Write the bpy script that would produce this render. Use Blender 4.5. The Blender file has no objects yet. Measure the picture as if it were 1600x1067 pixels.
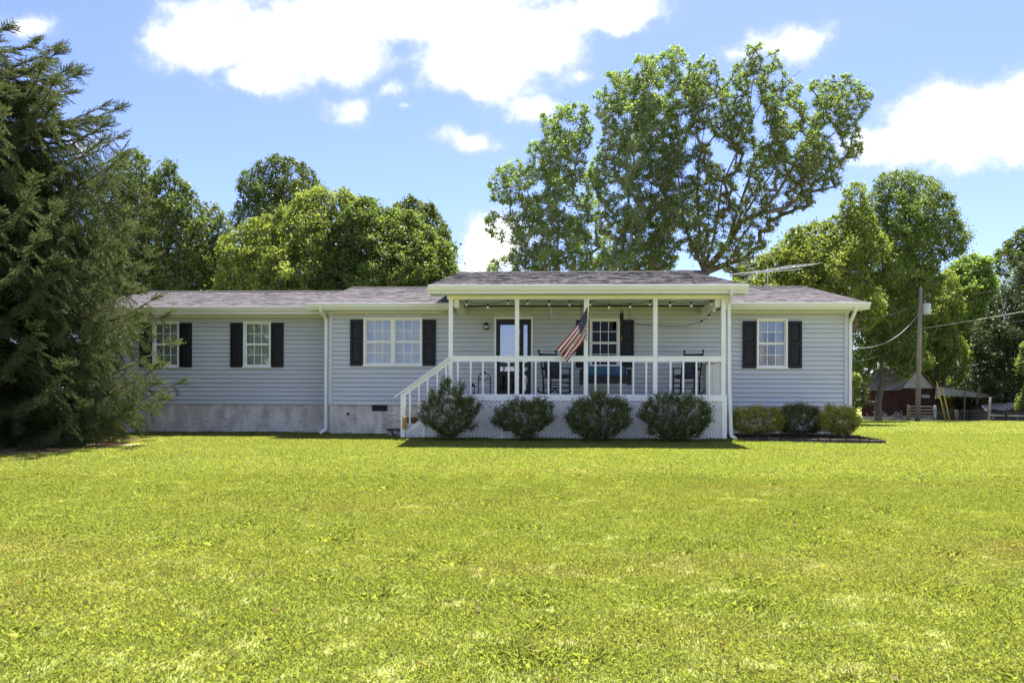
import bpy, math, random
import numpy as np
from mathutils import Vector, Matrix, noise as mnoise
random.seed(7); RNG = np.random.default_rng(11)
R = math.radians
scene = bpy.context.scene

# ---------------------------------------------------------------- camera
HC = 1.04; F = 1200.0; PX0 = 800.0; PY0 = 619.0
TH = R(2.2); RO = R(0.2)
r0 = Vector((math.cos(TH), math.sin(TH), 0)); u0 = Vector((0, 0, 1)); FW = Vector((-math.sin(TH), math.cos(TH), 0))
RT = r0*math.cos(RO) + u0*math.sin(RO); UP = u0*math.cos(RO) - r0*math.sin(RO)
cam_d = bpy.data.cameras.new('camera'); cam = bpy.data.objects.new('camera', cam_d)
scene.collection.objects.link(cam); scene.camera = cam
cam_d.sensor_width = 36.0; cam_d.lens = 36.0*F/1600.0; cam_d.shift_y = (PY0-533.5)/1600.0
cam_d.clip_start = 0.05; cam_d.clip_end = 3000
m = Matrix.Identity(4)
for i in range(3):
    m[i][0] = RT[i]; m[i][1] = UP[i]; m[i][2] = -FW[i]
m[2][3] = HC
cam.matrix_world = m

# ---------------------------------------------------------------- light
SUN_EL, SUN_AZ = R(64), R(13)
sdir = Vector((math.sin(SUN_AZ)*math.cos(SUN_EL), math.cos(SUN_AZ)*math.cos(SUN_EL), math.sin(SUN_EL)))
sun_d = bpy.data.lights.new('sun', 'SUN'); sun = bpy.data.objects.new('sun', sun_d)
scene.collection.objects.link(sun)
sun_d.energy = 3.9; sun_d.angle = R(0.53); sun_d.color = (1.0, 0.955, 0.88)
sun.rotation_euler = sdir.to_track_quat('Z', 'Y').to_euler(); sun.location = (0, 20, 40)
scene.view_settings.view_transform = 'Standard'; scene.view_settings.look = 'None'
scene.view_settings.gamma = 1.0; scene.view_settings.use_curve_mapping = False
scene.view_settings.exposure = 2.15
scene.render.engine = 'CYCLES'
cy = scene.cycles
cy.max_bounces = 8; cy.diffuse_bounces = 4; cy.transmission_bounces = 4; cy.transparent_max_bounces = 12; cy.glossy_bounces = 3
cy.sample_clamp_indirect = 6.0
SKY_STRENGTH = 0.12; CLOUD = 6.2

def pray(px, py):
    return FW + RT*((px-PX0)/F) + UP*((PY0-py)/F)
def P(px, py, Y):
    d = pray(px, py); t = Y/d.y
    return Vector((d.x*t, Y, HC + d.z*t))
def PX(px, Y, py=600): return P(px, py, Y).x
def PZ(py, px, Y): return P(px, py, Y).z

w = bpy.data.worlds.new('World'); scene.world = w; w.use_nodes = True
nt = w.node_tree; nt.nodes.clear(); N = nt.nodes; L = nt.links
def nd(tree, typ, **kw):
    n = tree.nodes.new(typ)
    for k, v in kw.items(): setattr(n, k, v)
    return n
def math_n(tree, op, a, b=None, c=None, clamp=False):
    n = tree.nodes.new('ShaderNodeMath'); n.operation = op; n.use_clamp = clamp
    for i, x in enumerate((a, b, c)):
        if x is None: continue
        if isinstance(x, (int, float)): n.inputs[i].default_value = x
        else: tree.links.new(x, n.inputs[i])
    return n.outputs[0]
def vmath(tree, op, a, b=None):
    n = tree.nodes.new('ShaderNodeVectorMath'); n.operation = op
    for i, x in enumerate((a, b)):
        if x is None: continue
        if isinstance(x, (tuple, list)): n.inputs[i].default_value = x
        else: tree.links.new(x, n.inputs[i])
    return n
sky = nd(nt, 'ShaderNodeTexSky'); sky.sky_type = 'NISHITA'; sky.sun_disc = False
sky.sun_elevation = SUN_EL; sky.sun_rotation = SUN_AZ; sky.air_density = 1.0; sky.dust_density = 0.6; sky.ozone_density = 2.0
tc = nd(nt, 'ShaderNodeTexCoord'); dirv = tc.outputs['Generated']
sep = nd(nt, 'ShaderNodeSeparateXYZ'); L.new(dirv, sep.inputs[0])
az = math_n(nt, 'ARCTAN2', sep.outputs[0], sep.outputs[1]); el = math_n(nt, 'ARCSINE', sep.outputs[2])
comb = nd(nt, 'ShaderNodeCombineXYZ'); L.new(az, comb.inputs[0]); L.new(el, comb.inputs[1])
nz1 = nd(nt, 'ShaderNodeTexNoise'); nz1.inputs['Scale'].default_value = 7.0; nz1.inputs['Detail'].default_value = 7.0; nz1.inputs['Roughness'].default_value = 0.6
L.new(dirv, nz1.inputs['Vector'])
warp = vmath(nt, 'SUBTRACT', nz1.outputs['Color'], (0.5, 0.5, 0.5))
warp2 = vmath(nt, 'MULTIPLY', warp.outputs[0], (0.11, 0.085, 0))
pos = vmath(nt, 'ADD', comb.outputs[0], warp2.outputs[0])
nz2 = nd(nt, 'ShaderNodeTexNoise'); nz2.inputs['Scale'].default_value = 16.0; nz2.inputs['Detail'].default_value = 9.0; nz2.inputs['Roughness'].default_value = 0.62
L.new(dirv, nz2.inputs['Vector'])
CL = [(430, 62, 205, 62, 1), (580, 15, 200, 62, 1), (330, 78, 130, 42, .9), (400, 118, 85, 34, .9), (700, -25, 270, 60, 1), (250, 60, 70, 30, .7),
      (765, 95, 135, 78, 1), (860, 60, 110, 52, .9), (950, 15, 130, 42, .9), (835, 150, 60, 34, .8), (690, 120, 60, 50, .8),
      (545, 165, 50, 30, .62), (600, 150, 45, 22, .55), (626, 178, 24, 12, .6), (720, 224, 75, 30, .66), (775, 388, 78, 62, 1.1), (740, 400, 50, 50, 1.0),
      (1220, 62, 110, 32, .72), (1150, 80, 70, 25, .62), (1500, 195, 120, 66, 1.05), (1630, 190, 130, 72, 1.1), (1400, 235, 90, 40, 1.0), (1450, 170, 60, 35, .8),
      (25, 42, 55, 24, .66), (140, 226, 60, 20, .55), (920, 105, 40, 20, .55), (1030, 120, 70, 30, .5), (1590, 300, 60, 20, .45), (1000, 210, 80, 35, .5), (640, 205, 40, 16, .3)]
blobs = []
for (x, y, rx, ry, s) in CL:
    d = pray(x, y).normalized()
    blobs.append((math.atan2(d.x, d.y), math.asin(d.z), rx/F*1.06, ry/F*1.06, s))
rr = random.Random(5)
for i in range(36):                                     # unseen cumulus all round, number raised to add white fill light
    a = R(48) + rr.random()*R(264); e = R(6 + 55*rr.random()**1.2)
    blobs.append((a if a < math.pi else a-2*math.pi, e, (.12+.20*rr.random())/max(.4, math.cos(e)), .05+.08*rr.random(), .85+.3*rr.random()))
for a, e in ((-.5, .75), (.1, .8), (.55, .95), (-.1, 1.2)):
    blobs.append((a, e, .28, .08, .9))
cur = None
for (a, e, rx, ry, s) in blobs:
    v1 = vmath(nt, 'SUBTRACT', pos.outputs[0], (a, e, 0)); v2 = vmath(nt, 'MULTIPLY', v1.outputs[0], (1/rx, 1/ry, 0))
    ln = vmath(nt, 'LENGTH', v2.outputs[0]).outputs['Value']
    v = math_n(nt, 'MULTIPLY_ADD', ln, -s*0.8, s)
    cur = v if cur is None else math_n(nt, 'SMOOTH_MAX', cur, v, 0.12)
den = math_n(nt, 'MULTIPLY_ADD', nz2.outputs['Fac'], 1.05, -0.525)
den = math_n(nt, 'ADD', cur, den)
mr = nd(nt, 'ShaderNodeMapRange'); mr.interpolation_type = 'SMOOTHSTEP'
mr.inputs['From Min'].default_value = -0.08; mr.inputs['From Max'].default_value = 0.80
L.new(den, mr.inputs['Value'])
shade = nd(nt, 'ShaderNodeMapRange'); shade.inputs['From Min'].default_value = 0.3; shade.inputs['From Max'].default_value = 1.15
shade.inputs['To Min'].default_value = 0.22; shade.inputs['To Max'].default_value = 1.1; L.new(den, shade.inputs['Value'])
ccol = nd(nt, 'ShaderNodeCombineColor')
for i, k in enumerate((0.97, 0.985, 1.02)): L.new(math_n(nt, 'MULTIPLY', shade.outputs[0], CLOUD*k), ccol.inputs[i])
skyc = vmath(nt, 'MULTIPLY', sky.outputs[0], (0.335, 0.335, 0.49))
mix = nd(nt, 'ShaderNodeMix'); mix.data_type = 'RGBA'
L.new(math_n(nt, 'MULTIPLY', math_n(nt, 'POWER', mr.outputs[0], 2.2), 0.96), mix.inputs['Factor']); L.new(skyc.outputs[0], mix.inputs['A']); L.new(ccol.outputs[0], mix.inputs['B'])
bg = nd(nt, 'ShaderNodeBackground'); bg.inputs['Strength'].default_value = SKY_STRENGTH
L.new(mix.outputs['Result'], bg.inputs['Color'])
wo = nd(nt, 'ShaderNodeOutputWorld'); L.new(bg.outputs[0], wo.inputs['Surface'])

# ---------------------------------------------------------------- materials
def srgb(r, g, b):
    f = lambda c: c/12.92 if c <= .04045 else ((c+.055)/1.055)**2.4
    return (f(r/255), f(g/255), f(b/255))
def mat(name, col, rough=.6, var=.12, scale=6.0, bump=0.0, bscale=60.0, spec=.3, metal=0.0, stretch=(1, 1, 1), col2=None, attr=None):
    m = bpy.data.materials.new(name); m.use_nodes = True; t = m.node_tree; b = t.nodes['Principled BSDF']
    b.inputs['Roughness'].default_value = rough; b.inputs['Specular IOR Level'].default_value = spec; b.inputs['Metallic'].default_value = metal
    c = nd(t, 'ShaderNodeTexCoord'); mp = nd(t, 'ShaderNodeMapping'); mp.inputs['Scale'].default_value = stretch
    t.links.new(c.outputs['Object'], mp.inputs[0])
    n = nd(t, 'ShaderNodeTexNoise'); n.inputs['Scale'].default_value = scale; n.inputs['Detail'].default_value = 6; n.inputs['Roughness'].default_value = .6
    t.links.new(mp.outputs[0], n.inputs['Vector'])
    mx = nd(t, 'ShaderNodeMix'); mx.data_type = 'RGBA'
    c2 = col2 if col2 else tuple(min(1, k*(1+var)) for k in col)
    c1 = col if col2 else tuple(k*(1-var) for k in col)
    mx.inputs['A'].default_value = (*c1, 1); mx.inputs['B'].default_value = (*c2, 1)
    rg = nd(t, 'ShaderNodeMapRange'); rg.inputs['From Min'].default_value = .3; rg.inputs['From Max'].default_value = .7
    t.links.new(n.outputs['Fac'], rg.inputs['Value'])
    if attr:
        at = nd(t, 'ShaderNodeAttribute'); at.attribute_name = attr
        t.links.new(math_n(t, 'MULTIPLY_ADD', at.outputs['Fac'], .75, math_n(t, 'MULTIPLY', rg.outputs[0], .25)), mx.inputs['Factor'])
    else:
        t.links.new(rg.outputs[0], mx.inputs['Factor'])
    t.links.new(mx.outputs['Result'], b.inputs['Base Color'])
    if bump:
        n2 = nd(t, 'ShaderNodeTexNoise'); n2.inputs['Scale'].default_value = bscale; n2.inputs['Detail'].default_value = 4
        t.links.new(mp.outputs[0], n2.inputs['Vector'])
        bp = nd(t, 'ShaderNodeBump'); bp.inputs['Strength'].default_value = bump; bp.inputs['Distance'].default_value = .01
        t.links.new(n2.outputs['Fac'], bp.inputs['Height']); t.links.new(bp.outputs[0], b.inputs['Normal'])
    return m
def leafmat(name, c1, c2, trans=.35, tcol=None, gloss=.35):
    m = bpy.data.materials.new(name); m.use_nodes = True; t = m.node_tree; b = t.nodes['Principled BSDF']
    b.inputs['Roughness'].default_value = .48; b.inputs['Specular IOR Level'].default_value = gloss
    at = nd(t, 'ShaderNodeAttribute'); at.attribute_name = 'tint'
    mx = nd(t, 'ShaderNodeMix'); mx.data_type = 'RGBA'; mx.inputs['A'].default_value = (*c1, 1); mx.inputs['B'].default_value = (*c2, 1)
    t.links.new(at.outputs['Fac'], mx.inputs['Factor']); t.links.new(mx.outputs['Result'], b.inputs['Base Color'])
    tr = nd(t, 'ShaderNodeBsdfTranslucent')
    tm = nd(t, 'ShaderNodeMix'); tm.data_type = 'RGBA'; tm.blend_type = 'MULTIPLY'; tm.inputs['Factor'].default_value = 1
    t.links.new(mx.outputs['Result'], tm.inputs['A']); tm.inputs['B'].default_value = (*(tcol or (1.7, 1.7, .7)), 1); tm.clamp_result = False
    t.links.new(tm.outputs['Result'], tr.inputs['Color'])
    ms = nd(t, 'ShaderNodeMixShader'); ms.inputs[0].default_value = trans
    t.links.new(b.outputs[0], ms.inputs[1]); t.links.new(tr.outputs[0], ms.inputs[2])
    t.links.new(ms.outputs[0], t.nodes['Material Output'].inputs['Surface'])
    return m
def glassmat(name, tint=(.85, .9, .88), refl=.10, gcol=1.0):
    m = bpy.data.materials.new(name); m.use_nodes = True; t = m.node_tree; t.nodes.remove(t.nodes['Principled BSDF'])
    tr = nd(t, 'ShaderNodeBsdfTransparent'); tr.inputs[0].default_value = (*tint, 1)
    gl = nd(t, 'ShaderNodeBsdfGlossy'); gl.inputs['Roughness'].default_value = .015; gl.inputs['Color'].default_value = (gcol, gcol, gcol, 1)
    fr = nd(t, 'ShaderNodeFresnel'); fr.inputs[0].default_value = 1.5
    f = math_n(t, 'MULTIPLY_ADD', fr.outputs[0], 1.0-refl, refl, clamp=True)
    ms = nd(t, 'ShaderNodeMixShader'); t.links.new(f, ms.inputs[0]); t.links.new(tr.outputs[0], ms.inputs[1]); t.links.new(gl.outputs[0], ms.inputs[2])
    n2 = nd(t, 'ShaderNodeTexNoise'); n2.inputs['Scale'].default_value = 2.2
    c = nd(t, 'ShaderNodeTexCoord'); t.links.new(c.outputs['Object'], n2.inputs['Vector'])
    bp = nd(t, 'ShaderNodeBump'); bp.inputs['Strength'].default_value = .05; bp.inputs['Distance'].default_value = .1
    t.links.new(n2.outputs['Fac'], bp.inputs['Height']); t.links.new(bp.outputs[0], gl.inputs['Normal'])
    t.links.new(ms.outputs[0], t.nodes['Material Output'].inputs['Surface'])
    return m

M = {}
M['siding'] = mat('siding', (.575, .578, .592), .45, .06, 1.2, .15, 90, .35, stretch=(.4, 1, 3))
M['sheath'] = mat('sheath', (.13, .13, .14), .9)  # coloured dark so gaps between siding boards read as shadow lines
M['white'] = mat('white_paint', (.88, .855, .80), .5, .06, 3, .1, 60)
M['trimwhite'] = mat('white_trim', (.86, .84, .79), .4, .04, 2)
M['gutter'] = mat('gutter_white', (.76, .76, .73), .35, .05, 1.5, 0, 1, .5, stretch=(.3, 1, 3))
M['soffit'] = mat('soffit', (.66, .67, .64), .55, .05, 3)
M['shutter'] = mat('shutter', (.013, .013, .016), .5, .2, 6, .1)
M['door'] = mat('door', (.016, .016, .020), .4, .2, 5)
M['stucco'] = mat('stucco', (.43, .385, .325), .9, .2, 2.6, 1.0, 18, .1, col2=(.80, .735, .645), stretch=(1.6, 1, .8))
M['shingle'] = mat('shingle', (.058, .052, .054), .9, .2, 3, .5, 120, .1, col2=(.160, .146, .154), attr='tint')
M['dark'] = mat('interior', (.05, .05, .055), .9)
M['intfloor'] = mat('interior_floor', (.10, .07, .05), .6)
M['curtain'] = mat('curtain', (.45, .47, .50), .9, .05, 4)
M['sage'] = mat('sage_curtain', (.55, .60, .52), .9, .06, 4)
M['glass'] = glassmat('glass', (.9, .94, .92), .12)
M['stormglass'] = glassmat('storm_glass', (.55, .6, .6), .24)
M['dimglass'] = glassmat('dim_glass', (.35, .35, .35), .0, .35)  # dark tint with a weakened gloss colour
M['black'] = mat('black_metal', (.012, .012, .013), .5, .2, 6)
M['blackwood'] = mat('black_wood', (.016, .015, .015), .45, .2, 8)
M['slate'] = mat('slate_fabric', (.055, .065, .085), .9, .2, 20, .3, 200)
M['blue'] = mat('blue_fabric', (.045, .12, .21), .85, .15, 12, .2, 150)
M['deck'] = mat('deck_wood', (.36, .33, .30), .8, .2, 3, .2, 40)
M['step'] = mat('step_wood', (.26, .23, .20), .85, .25, 4, .2, 40)
M['bulb'] = mat('bulb_glass', (.75, .77, .75), .08, .03, 3, 0, 1, .8)
M['steel'] = mat('steel', (.55, .56, .57), .35, .08, 5, 0, 1, .5, .8)
M['brownwood'] = mat('brown_wood', (.14, .075, .04), .7, .25, 7)
M['orange'] = mat('orange_paint', (.55, .14, .03), .6)
M['yellow'] = mat('yellow_paint', (.52, .28, .035), .6, .2, 30, col2=(.58, .42, .08))
M['red'] = mat('flag_red', (.36, .02, .025), .85, .08, 12)
M['flagwhite'] = mat('flag_white', (.72, .71, .68), .85, .05, 12)
M['navy'] = mat('flag_navy', (.018, .025, .085), .85, .1, 12)
M['bark'] = mat('bark', (.085, .072, .058), .95, .3, 5, .8, 18, .1, col2=(.20, .175, .145), stretch=(3, 3, .7))
M['paleb'] = mat('pale_bark', (.24, .22, .19), .95, .3, 3, .6, 18, .1, col2=(.44, .42, .37), stretch=(2, 2, .7))
M['twig'] = mat('twig_bark', (.075, .055, .042), .95, .3, 8, .4)
M['pole'] = mat('pole_wood', (.20, .155, .12), .9, .3, 3, .5, 30, .1, col2=(.36, .31, .26), stretch=(6, 6, .3))
M['galv'] = mat('galvanised', (.46, .48, .49), .45, .1, 4, 0, 1, .5, .3)
M['dullmetal'] = mat('dull_metal', (.17, .17, .165), .6, .2, 4)
M['shade_dirt'] = mat('shade_dirt', (.06, .05, .04), .95, .3, 6, .5)
M['tin'] = mat('tin_roof', (.06, .052, .045), .7, .3, 1.6, 0, 1, .2, .0, col2=(.15, .135, .12))
M['redwood'] = mat('red_boards', (.026, .012, .010), .9, .3, 3, .3, 30, .1, col2=(.058, .025, .020), stretch=(3, 3, .5))
M['greyboard'] = mat('grey_boards', (.26, .26, .26), .8, .2, 2)
M['oldwood'] = mat('old_wood', (.13, .11, .09), .9, .3, 4, .3)
M['mulch'] = mat('mulch', (.035, .025, .018), .95, .3, 14, 1.0, 40, .1, col2=(.10, .065, .045))
M['litter'] = mat('needle_litter', (.10, .062, .035), .95, .3, 6, 1.0, 60, .1, col2=(.26, .165, .095))
M['stone'] = mat('edging', (.055, .045, .036), .9, .3, 6, .5, 40, .1, col2=(.13, .11, .09))
M['concrete'] = mat('concrete', (.33, .31, .28), .9, .2, 5, .4, 50)
M['carpaint'] = mat('white_car_paint', (.78, .79, .80), .2, .02, 2, 0, 1, .6)
M['tyre'] = mat('tyre', (.02, .02, .02), .9)
M['wire'] = mat('wire', (.05, .05, .05), .6)
M['wirelight'] = mat('wire_light', (.35, .36, .36), .5)
# ---------------------------------------------------------------- builders
COL = scene.collection
def tag(o, label=None, cat=None, group=None, kind=None):
    if label: o['label'] = label
    if cat: o['category'] = cat
    if group: o['group'] = group
    if kind: o['kind'] = kind
    return o
def thing(name, label, cat, loc, group=None, rz=0):
    o = bpy.data.objects.new(name, None); o.empty_display_size = .2
    o.location = loc; o.rotation_euler = (0, 0, rz); COL.objects.link(o)
    return tag(o, label, cat, group)
def link(name, me, mt, parent=None, local=False, kind=None):
    o = bpy.data.objects.new(name, me); COL.objects.link(o)
    for x in (mt if isinstance(mt, (list, tuple)) else [mt]):
        if len(me.materials) < (len(mt) if isinstance(mt, (list, tuple)) else 1): me.materials.append(M[x] if isinstance(x, str) else x)
    if parent is not None:
        o.parent = parent
        if not local and parent.type == 'EMPTY': o.location = -Vector(parent.location)
    if kind: o['kind'] = kind
    return o
class MB:
    def __init__(s): s.v = []; s.f = []; s.mi = []; s.m = 0
    def face(s, pts):
        n = len(s.v); s.v += [tuple(p) for p in pts]; s.f.append(tuple(range(n, n+len(pts)))); s.mi.append(s.m)
    def hexa(s, p):
        n = len(s.v); s.v += [tuple(q) for q in p]
        for a in ((0, 3, 2, 1), (4, 5, 6, 7), (0, 1, 5, 4), (1, 2, 6, 5), (2, 3, 7, 6), (3, 0, 4, 7)):
            s.f.append(tuple(n+i for i in a)); s.mi.append(s.m)
        return s
    def box(s, x0, x1, y0, y1, z0, z1):
        return s.hexa([(x0, y0, z0), (x1, y0, z0), (x1, y1, z0), (x0, y1, z0), (x0, y0, z1), (x1, y0, z1), (x1, y1, z1), (x0, y1, z1)])
    def beam(s, a, b, wx, wy, up=(0, 0, 1)):
        a, b = Vector(a), Vector(b); d = (b-a).normalized(); u = Vector(up)
        if abs(d.dot(u)) > .95: u = Vector((0, 1, 0))
        r = d.cross(u).normalized(); u = r.cross(d)
        r *= wx/2; u *= wy/2
        return s.hexa([a-r-u, a+r-u, a+r+u, a-r+u, b-r-u, b+r-u, b+r+u, b-r+u])
    def tube(s, pts, rad, n=8, cap=True):
        pts = [Vector(p) for p in pts]
        if isinstance(rad, (int, float)): rad = [rad]*len(pts)
        base = len(s.v); prev = None
        for i, p in enumerate(pts):
            d = (pts[min(i+1, len(pts)-1)]-pts[max(i-1, 0)])
            d = d.normalized() if d.length > 1e-9 else Vector((0, 0, 1))
            if prev is None:
                a = d.orthogonal().normalized()
            else:
                a = prev - d*prev.dot(d)
                a = a.normalized() if a.length > 1e-6 else d.orthogonal().normalized()
            prev = a; b = d.cross(a)
            for k in range(n):
                t = 2*math.pi*k/n; s.v.append(tuple(p+(a*math.cos(t)+b*math.sin(t))*rad[i]))
        for i in range(len(pts)-1):
            for k in range(n):
                k2 = (k+1) % n
                s.f.append((base+i*n+k, base+i*n+k2, base+(i+1)*n+k2, base+(i+1)*n+k)); s.mi.append(s.m)
        if cap:
            s.f.append(tuple(base+k for k in range(n))[::-1]); s.mi.append(s.m)
            s.f.append(tuple(base+(len(pts)-1)*n+k for k in range(n))); s.mi.append(s.m)
        return s
    def lathe(s, c, prof, n=12, axis='z'):
        base = len(s.v); c = Vector(c)
        for (r, h) in prof:
            for k in range(n):
                t = 2*math.pi*k/n; x, y = r*math.cos(t), r*math.sin(t)
                q = Vector((x, y, h)) if axis == 'z' else (Vector((x, h, y)) if axis == 'y' else Vector((h, x, y)))
                s.v.append(tuple(c+q))
        for i in range(len(prof)-1):
            for k in range(n):
                k2 = (k+1) % n
                s.f.append((base+i*n+k, base+i*n+k2, base+(i+1)*n+k2, base+(i+1)*n+k)); s.mi.append(s.m)
        s.f.append(tuple(base+k for k in range(n))[::-1]); s.mi.append(s.m)
        s.f.append(tuple(base+(len(prof)-1)*n+k for k in range(n))); s.mi.append(s.m)
        return s
    def extx(s, prof, x0, x1):           # closed (y,z) profile along x
        n = len(s.v); k = len(prof)
        for x in (x0, x1): s.v += [(x, y, z) for (y, z) in prof]
        for i in range(k):
            j = (i+1) % k; s.f.append((n+i, n+j, n+k+j, n+k+i)); s.mi.append(s.m)
        s.f.append(tuple(n+i for i in range(k))[::-1]); s.mi.append(s.m)
        s.f.append(tuple(n+k+i for i in range(k))); s.mi.append(s.m)
        return s
    def mesh(s, name, smooth=False):
        me = bpy.data.meshes.new(name); me.from_pydata(s.v, [], s.f)
        if s.m or any(s.mi): me.polygons.foreach_set('material_index', s.mi)
        if smooth: me.polygons.foreach_set('use_smooth', [True]*len(s.f))
        me.update(); return me
    def build(s, name, mt, parent=None, smooth=False, local=False, kind=None):
        return link(name, s.mesh(name, smooth), mt, parent, local, kind)
def np_mesh(name, verts, nper, tint=None, smooth=False):
    """verts (N*nper,3) -> N separate faces with nper corners"""
    verts = np.ascontiguousarray(verts, dtype=np.float32); nv = len(verts); nf = nv//nper
    me = bpy.data.meshes.new(name)
    me.vertices.add(nv); me.vertices.foreach_set('co', verts.ravel())
    me.loops.add(nv); me.loops.foreach_set('vertex_index', np.arange(nv, dtype=np.int32))
    me.polygons.add(nf); me.polygons.foreach_set('loop_start', np.arange(0, nv, nper, dtype=np.int32))
    try: me.polygons.foreach_set('loop_total', np.full(nf, nper, dtype=np.int32))
    except Exception: pass
    if tint is not None:
        a = me.attributes.new('tint', 'FLOAT', 'POINT'); a.data.foreach_set('value', np.repeat(tint.astype(np.float32), nper))
    me.update(calc_edges=True); return me
def box(name, x0, x1, y0, y1, z0, z1, mt, parent): return MB().box(x0, x1, y0, y1, z0, z1).build(name, mt, parent)

# ---------------------------------------------------------------- ground
def sst(t): t = np.clip(t, 0, 1); return t*t*(3-2*t)
def gz(x, y):
    x = np.asarray(x, dtype=float); y = np.asarray(y, dtype=float)
    z = -0.45 + 0.39*np.clip((y-4)/12, 0, 1) + .06*sst((y-16)/2.6)
    z = z - .02*np.clip(4-y, 0, 30)
    z = z - .8*sst((y-24)/44)
    und = .022*np.sin(x*.9+y*.35)*np.sin(y*.55-x*.2) + .014*np.sin(x*2.1-y*1.3+1.0)*np.sin(y*1.7+.5)
    near = ((y < 17.4) | (y > 30) | (x > 10)).astype(float)
    return z + und*near*np.clip(np.where(y < 18, (17.4-y)/3, 1), 0, 1)
def gz1(x, y): return float(gz(x, y))
xs = np.unique(np.concatenate([np.linspace(-600, -40, 15), np.linspace(-40, 70, 180), np.linspace(70, 600, 14)]))
ys = np.unique(np.concatenate([np.linspace(-600, -5, 14), np.linspace(-5, 75, 150), np.linspace(75, 800, 20)]))
XX, YY = np.meshgrid(xs, ys); ZZ = gz(XX, YY)
vv = np.stack([XX, YY, ZZ], -1).reshape(-1, 3); nx = len(xs); ny = len(ys)
fi = [(j*nx+i, j*nx+i+1, (j+1)*nx+i+1, (j+1)*nx+i) for j in range(ny-1) for i in range(nx-1)]
def lawn_color(t, posn):
    """world-space colour of the lawn: dry, fresh and dark patches"""
    n1 = nd(t, 'ShaderNodeTexNoise'); n1.inputs['Scale'].default_value = .55; n1.inputs['Detail'].default_value = 5; n1.inputs['Roughness'].default_value = .62
    t.links.new(posn, n1.inputs['Vector'])
    sc = vmath(t, 'MULTIPLY', posn, (.16, .75, 1))
    n2 = nd(t, 'ShaderNodeTexNoise'); n2.inputs['Scale'].default_value = 1.0; n2.inputs['Detail'].default_value = 6; n2.inputs['Roughness'].default_value = .66
    t.links.new(sc.outputs[0], n2.inputs['Vector'])
    r1 = nd(t, 'ShaderNodeMapRange'); r1.inputs['From Min'].default_value = .34; r1.inputs['From Max'].default_value = .66; t.links.new(n1.outputs['Fac'], r1.inputs['Value'])
    # the dry strip that crosses the lawn about 6 m from the camera
    sp = nd(t, 'ShaderNodeSeparateXYZ'); t.links.new(posn, sp.inputs[0])
    dy = math_n(t, 'ABSOLUTE', math_n(t, 'SUBTRACT', math_n(t, 'ADD', sp.outputs[1], math_n(t, 'MULTIPLY', n1.outputs['Fac'], 1.6)), 7.25))
    band = math_n(t, 'SUBTRACT', 1.0, math_n(t, 'MULTIPLY', dy, 1.0), clamp=True)
    dry = math_n(t, 'ADD', math_n(t, 'MULTIPLY', band, .14), n2.outputs['Fac'])
    r2 = nd(t, 'ShaderNodeMapRange'); r2.inputs['From Min'].default_value = .535; r2.inputs['From Max'].default_value = .72; t.links.new(dry, r2.inputs['Value'])
    return r1.outputs[0], r2.outputs[0]
gm = bpy.data.materials.new('lawn_soil'); gm.use_nodes = True; t = gm.node_tree; b = t.nodes['Principled BSDF']; b.inputs['Roughness'].default_value = .95; b.inputs['Specular IOR Level'].default_value = .1
g = nd(t, 'ShaderNodeNewGeometry'); fresh, dry = lawn_color(t, g.outputs['Position'])
ma = nd(t, 'ShaderNodeMix'); ma.data_type = 'RGBA'; ma.inputs['A'].default_value = (.18, .205, .055, 1); ma.inputs['B'].default_value = (.235, .25, .07, 1); t.links.new(fresh, ma.inputs['Factor'])
mb_ = nd(t, 'ShaderNodeMix'); mb_.data_type = 'RGBA'; mb_.inputs['B'].default_value = (.28, .225, .11, 1); t.links.new(ma.outputs['Result'], mb_.inputs['A']); t.links.new(dry, mb_.inputs['Factor'])
fn = nd(t, 'ShaderNodeTexNoise'); fn.inputs['Scale'].default_value = 22; fn.inputs['Detail'].default_value = 5; t.links.new(g.outputs['Position'], fn.inputs['Vector'])
fr = nd(t, 'ShaderNodeMapRange'); fr.inputs['From Min'].default_value = .3; fr.inputs['From Max'].default_value = .7; fr.inputs['To Min'].default_value = .6; fr.inputs['To Max'].default_value = 1.3; t.links.new(fn.outputs['Fac'], fr.inputs['Value'])
mc = vmath(t, 'SCALE', mb_.outputs['Result']); t.links.new(fr.outputs[0], mc.inputs['Scale']); t.links.new(mc.outputs[0], b.inputs['Base Color'])
bp = nd(t, 'ShaderNodeBump'); bp.inputs['Strength'].default_value = .8; bp.inputs['Distance'].default_value = .03; t.links.new(fn.outputs['Fac'], bp.inputs['Height']); t.links.new(bp.outputs[0], b.inputs['Normal'])
me = bpy.data.meshes.new('lawn'); me.from_pydata(vv.tolist(), [], fi); me.polygons.foreach_set('use_smooth', [True]*len(fi)); me.update()
tag(link('lawn', me, gm), 'sunlit yellow green lawn spreading around the house', None, None, 'structure')

# ---------------------------------------------------------------- foliage tools
def unit(a): return a/np.maximum(np.linalg.norm(a, axis=-1, keepdims=True), 1e-9)
def leaf_mesh(name, c, size, out=None, upb=.5, aspect=.55, tint=None):
    n = len(c); rnd = RNG.normal(size=(n, 3))
    nor = unit(rnd*.75 + np.array([0, 0, upb]) + (out*.5 if out is not None else 0))
    a = unit(np.cross(nor, RNG.normal(size=(n, 3)))); b_ = np.cross(nor, a)
    s = (size*(.65+.7*RNG.random(n)))[:, None] if np.ndim(size) == 0 else size[:, None]
    w_ = s*aspect*.5
    v = np.stack([c - a*s*.5, c + b_*w_ + nor*s*.10 - a*s*.06, c + a*s*.5, c - b_*w_ + nor*s*.10 - a*s*.06], 1).reshape(-1, 3)
    if tint is None: tint = np.clip(RNG.normal(.5, .25, n), 0, 1)
    return np_mesh(name, v, 4, tint)
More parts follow.
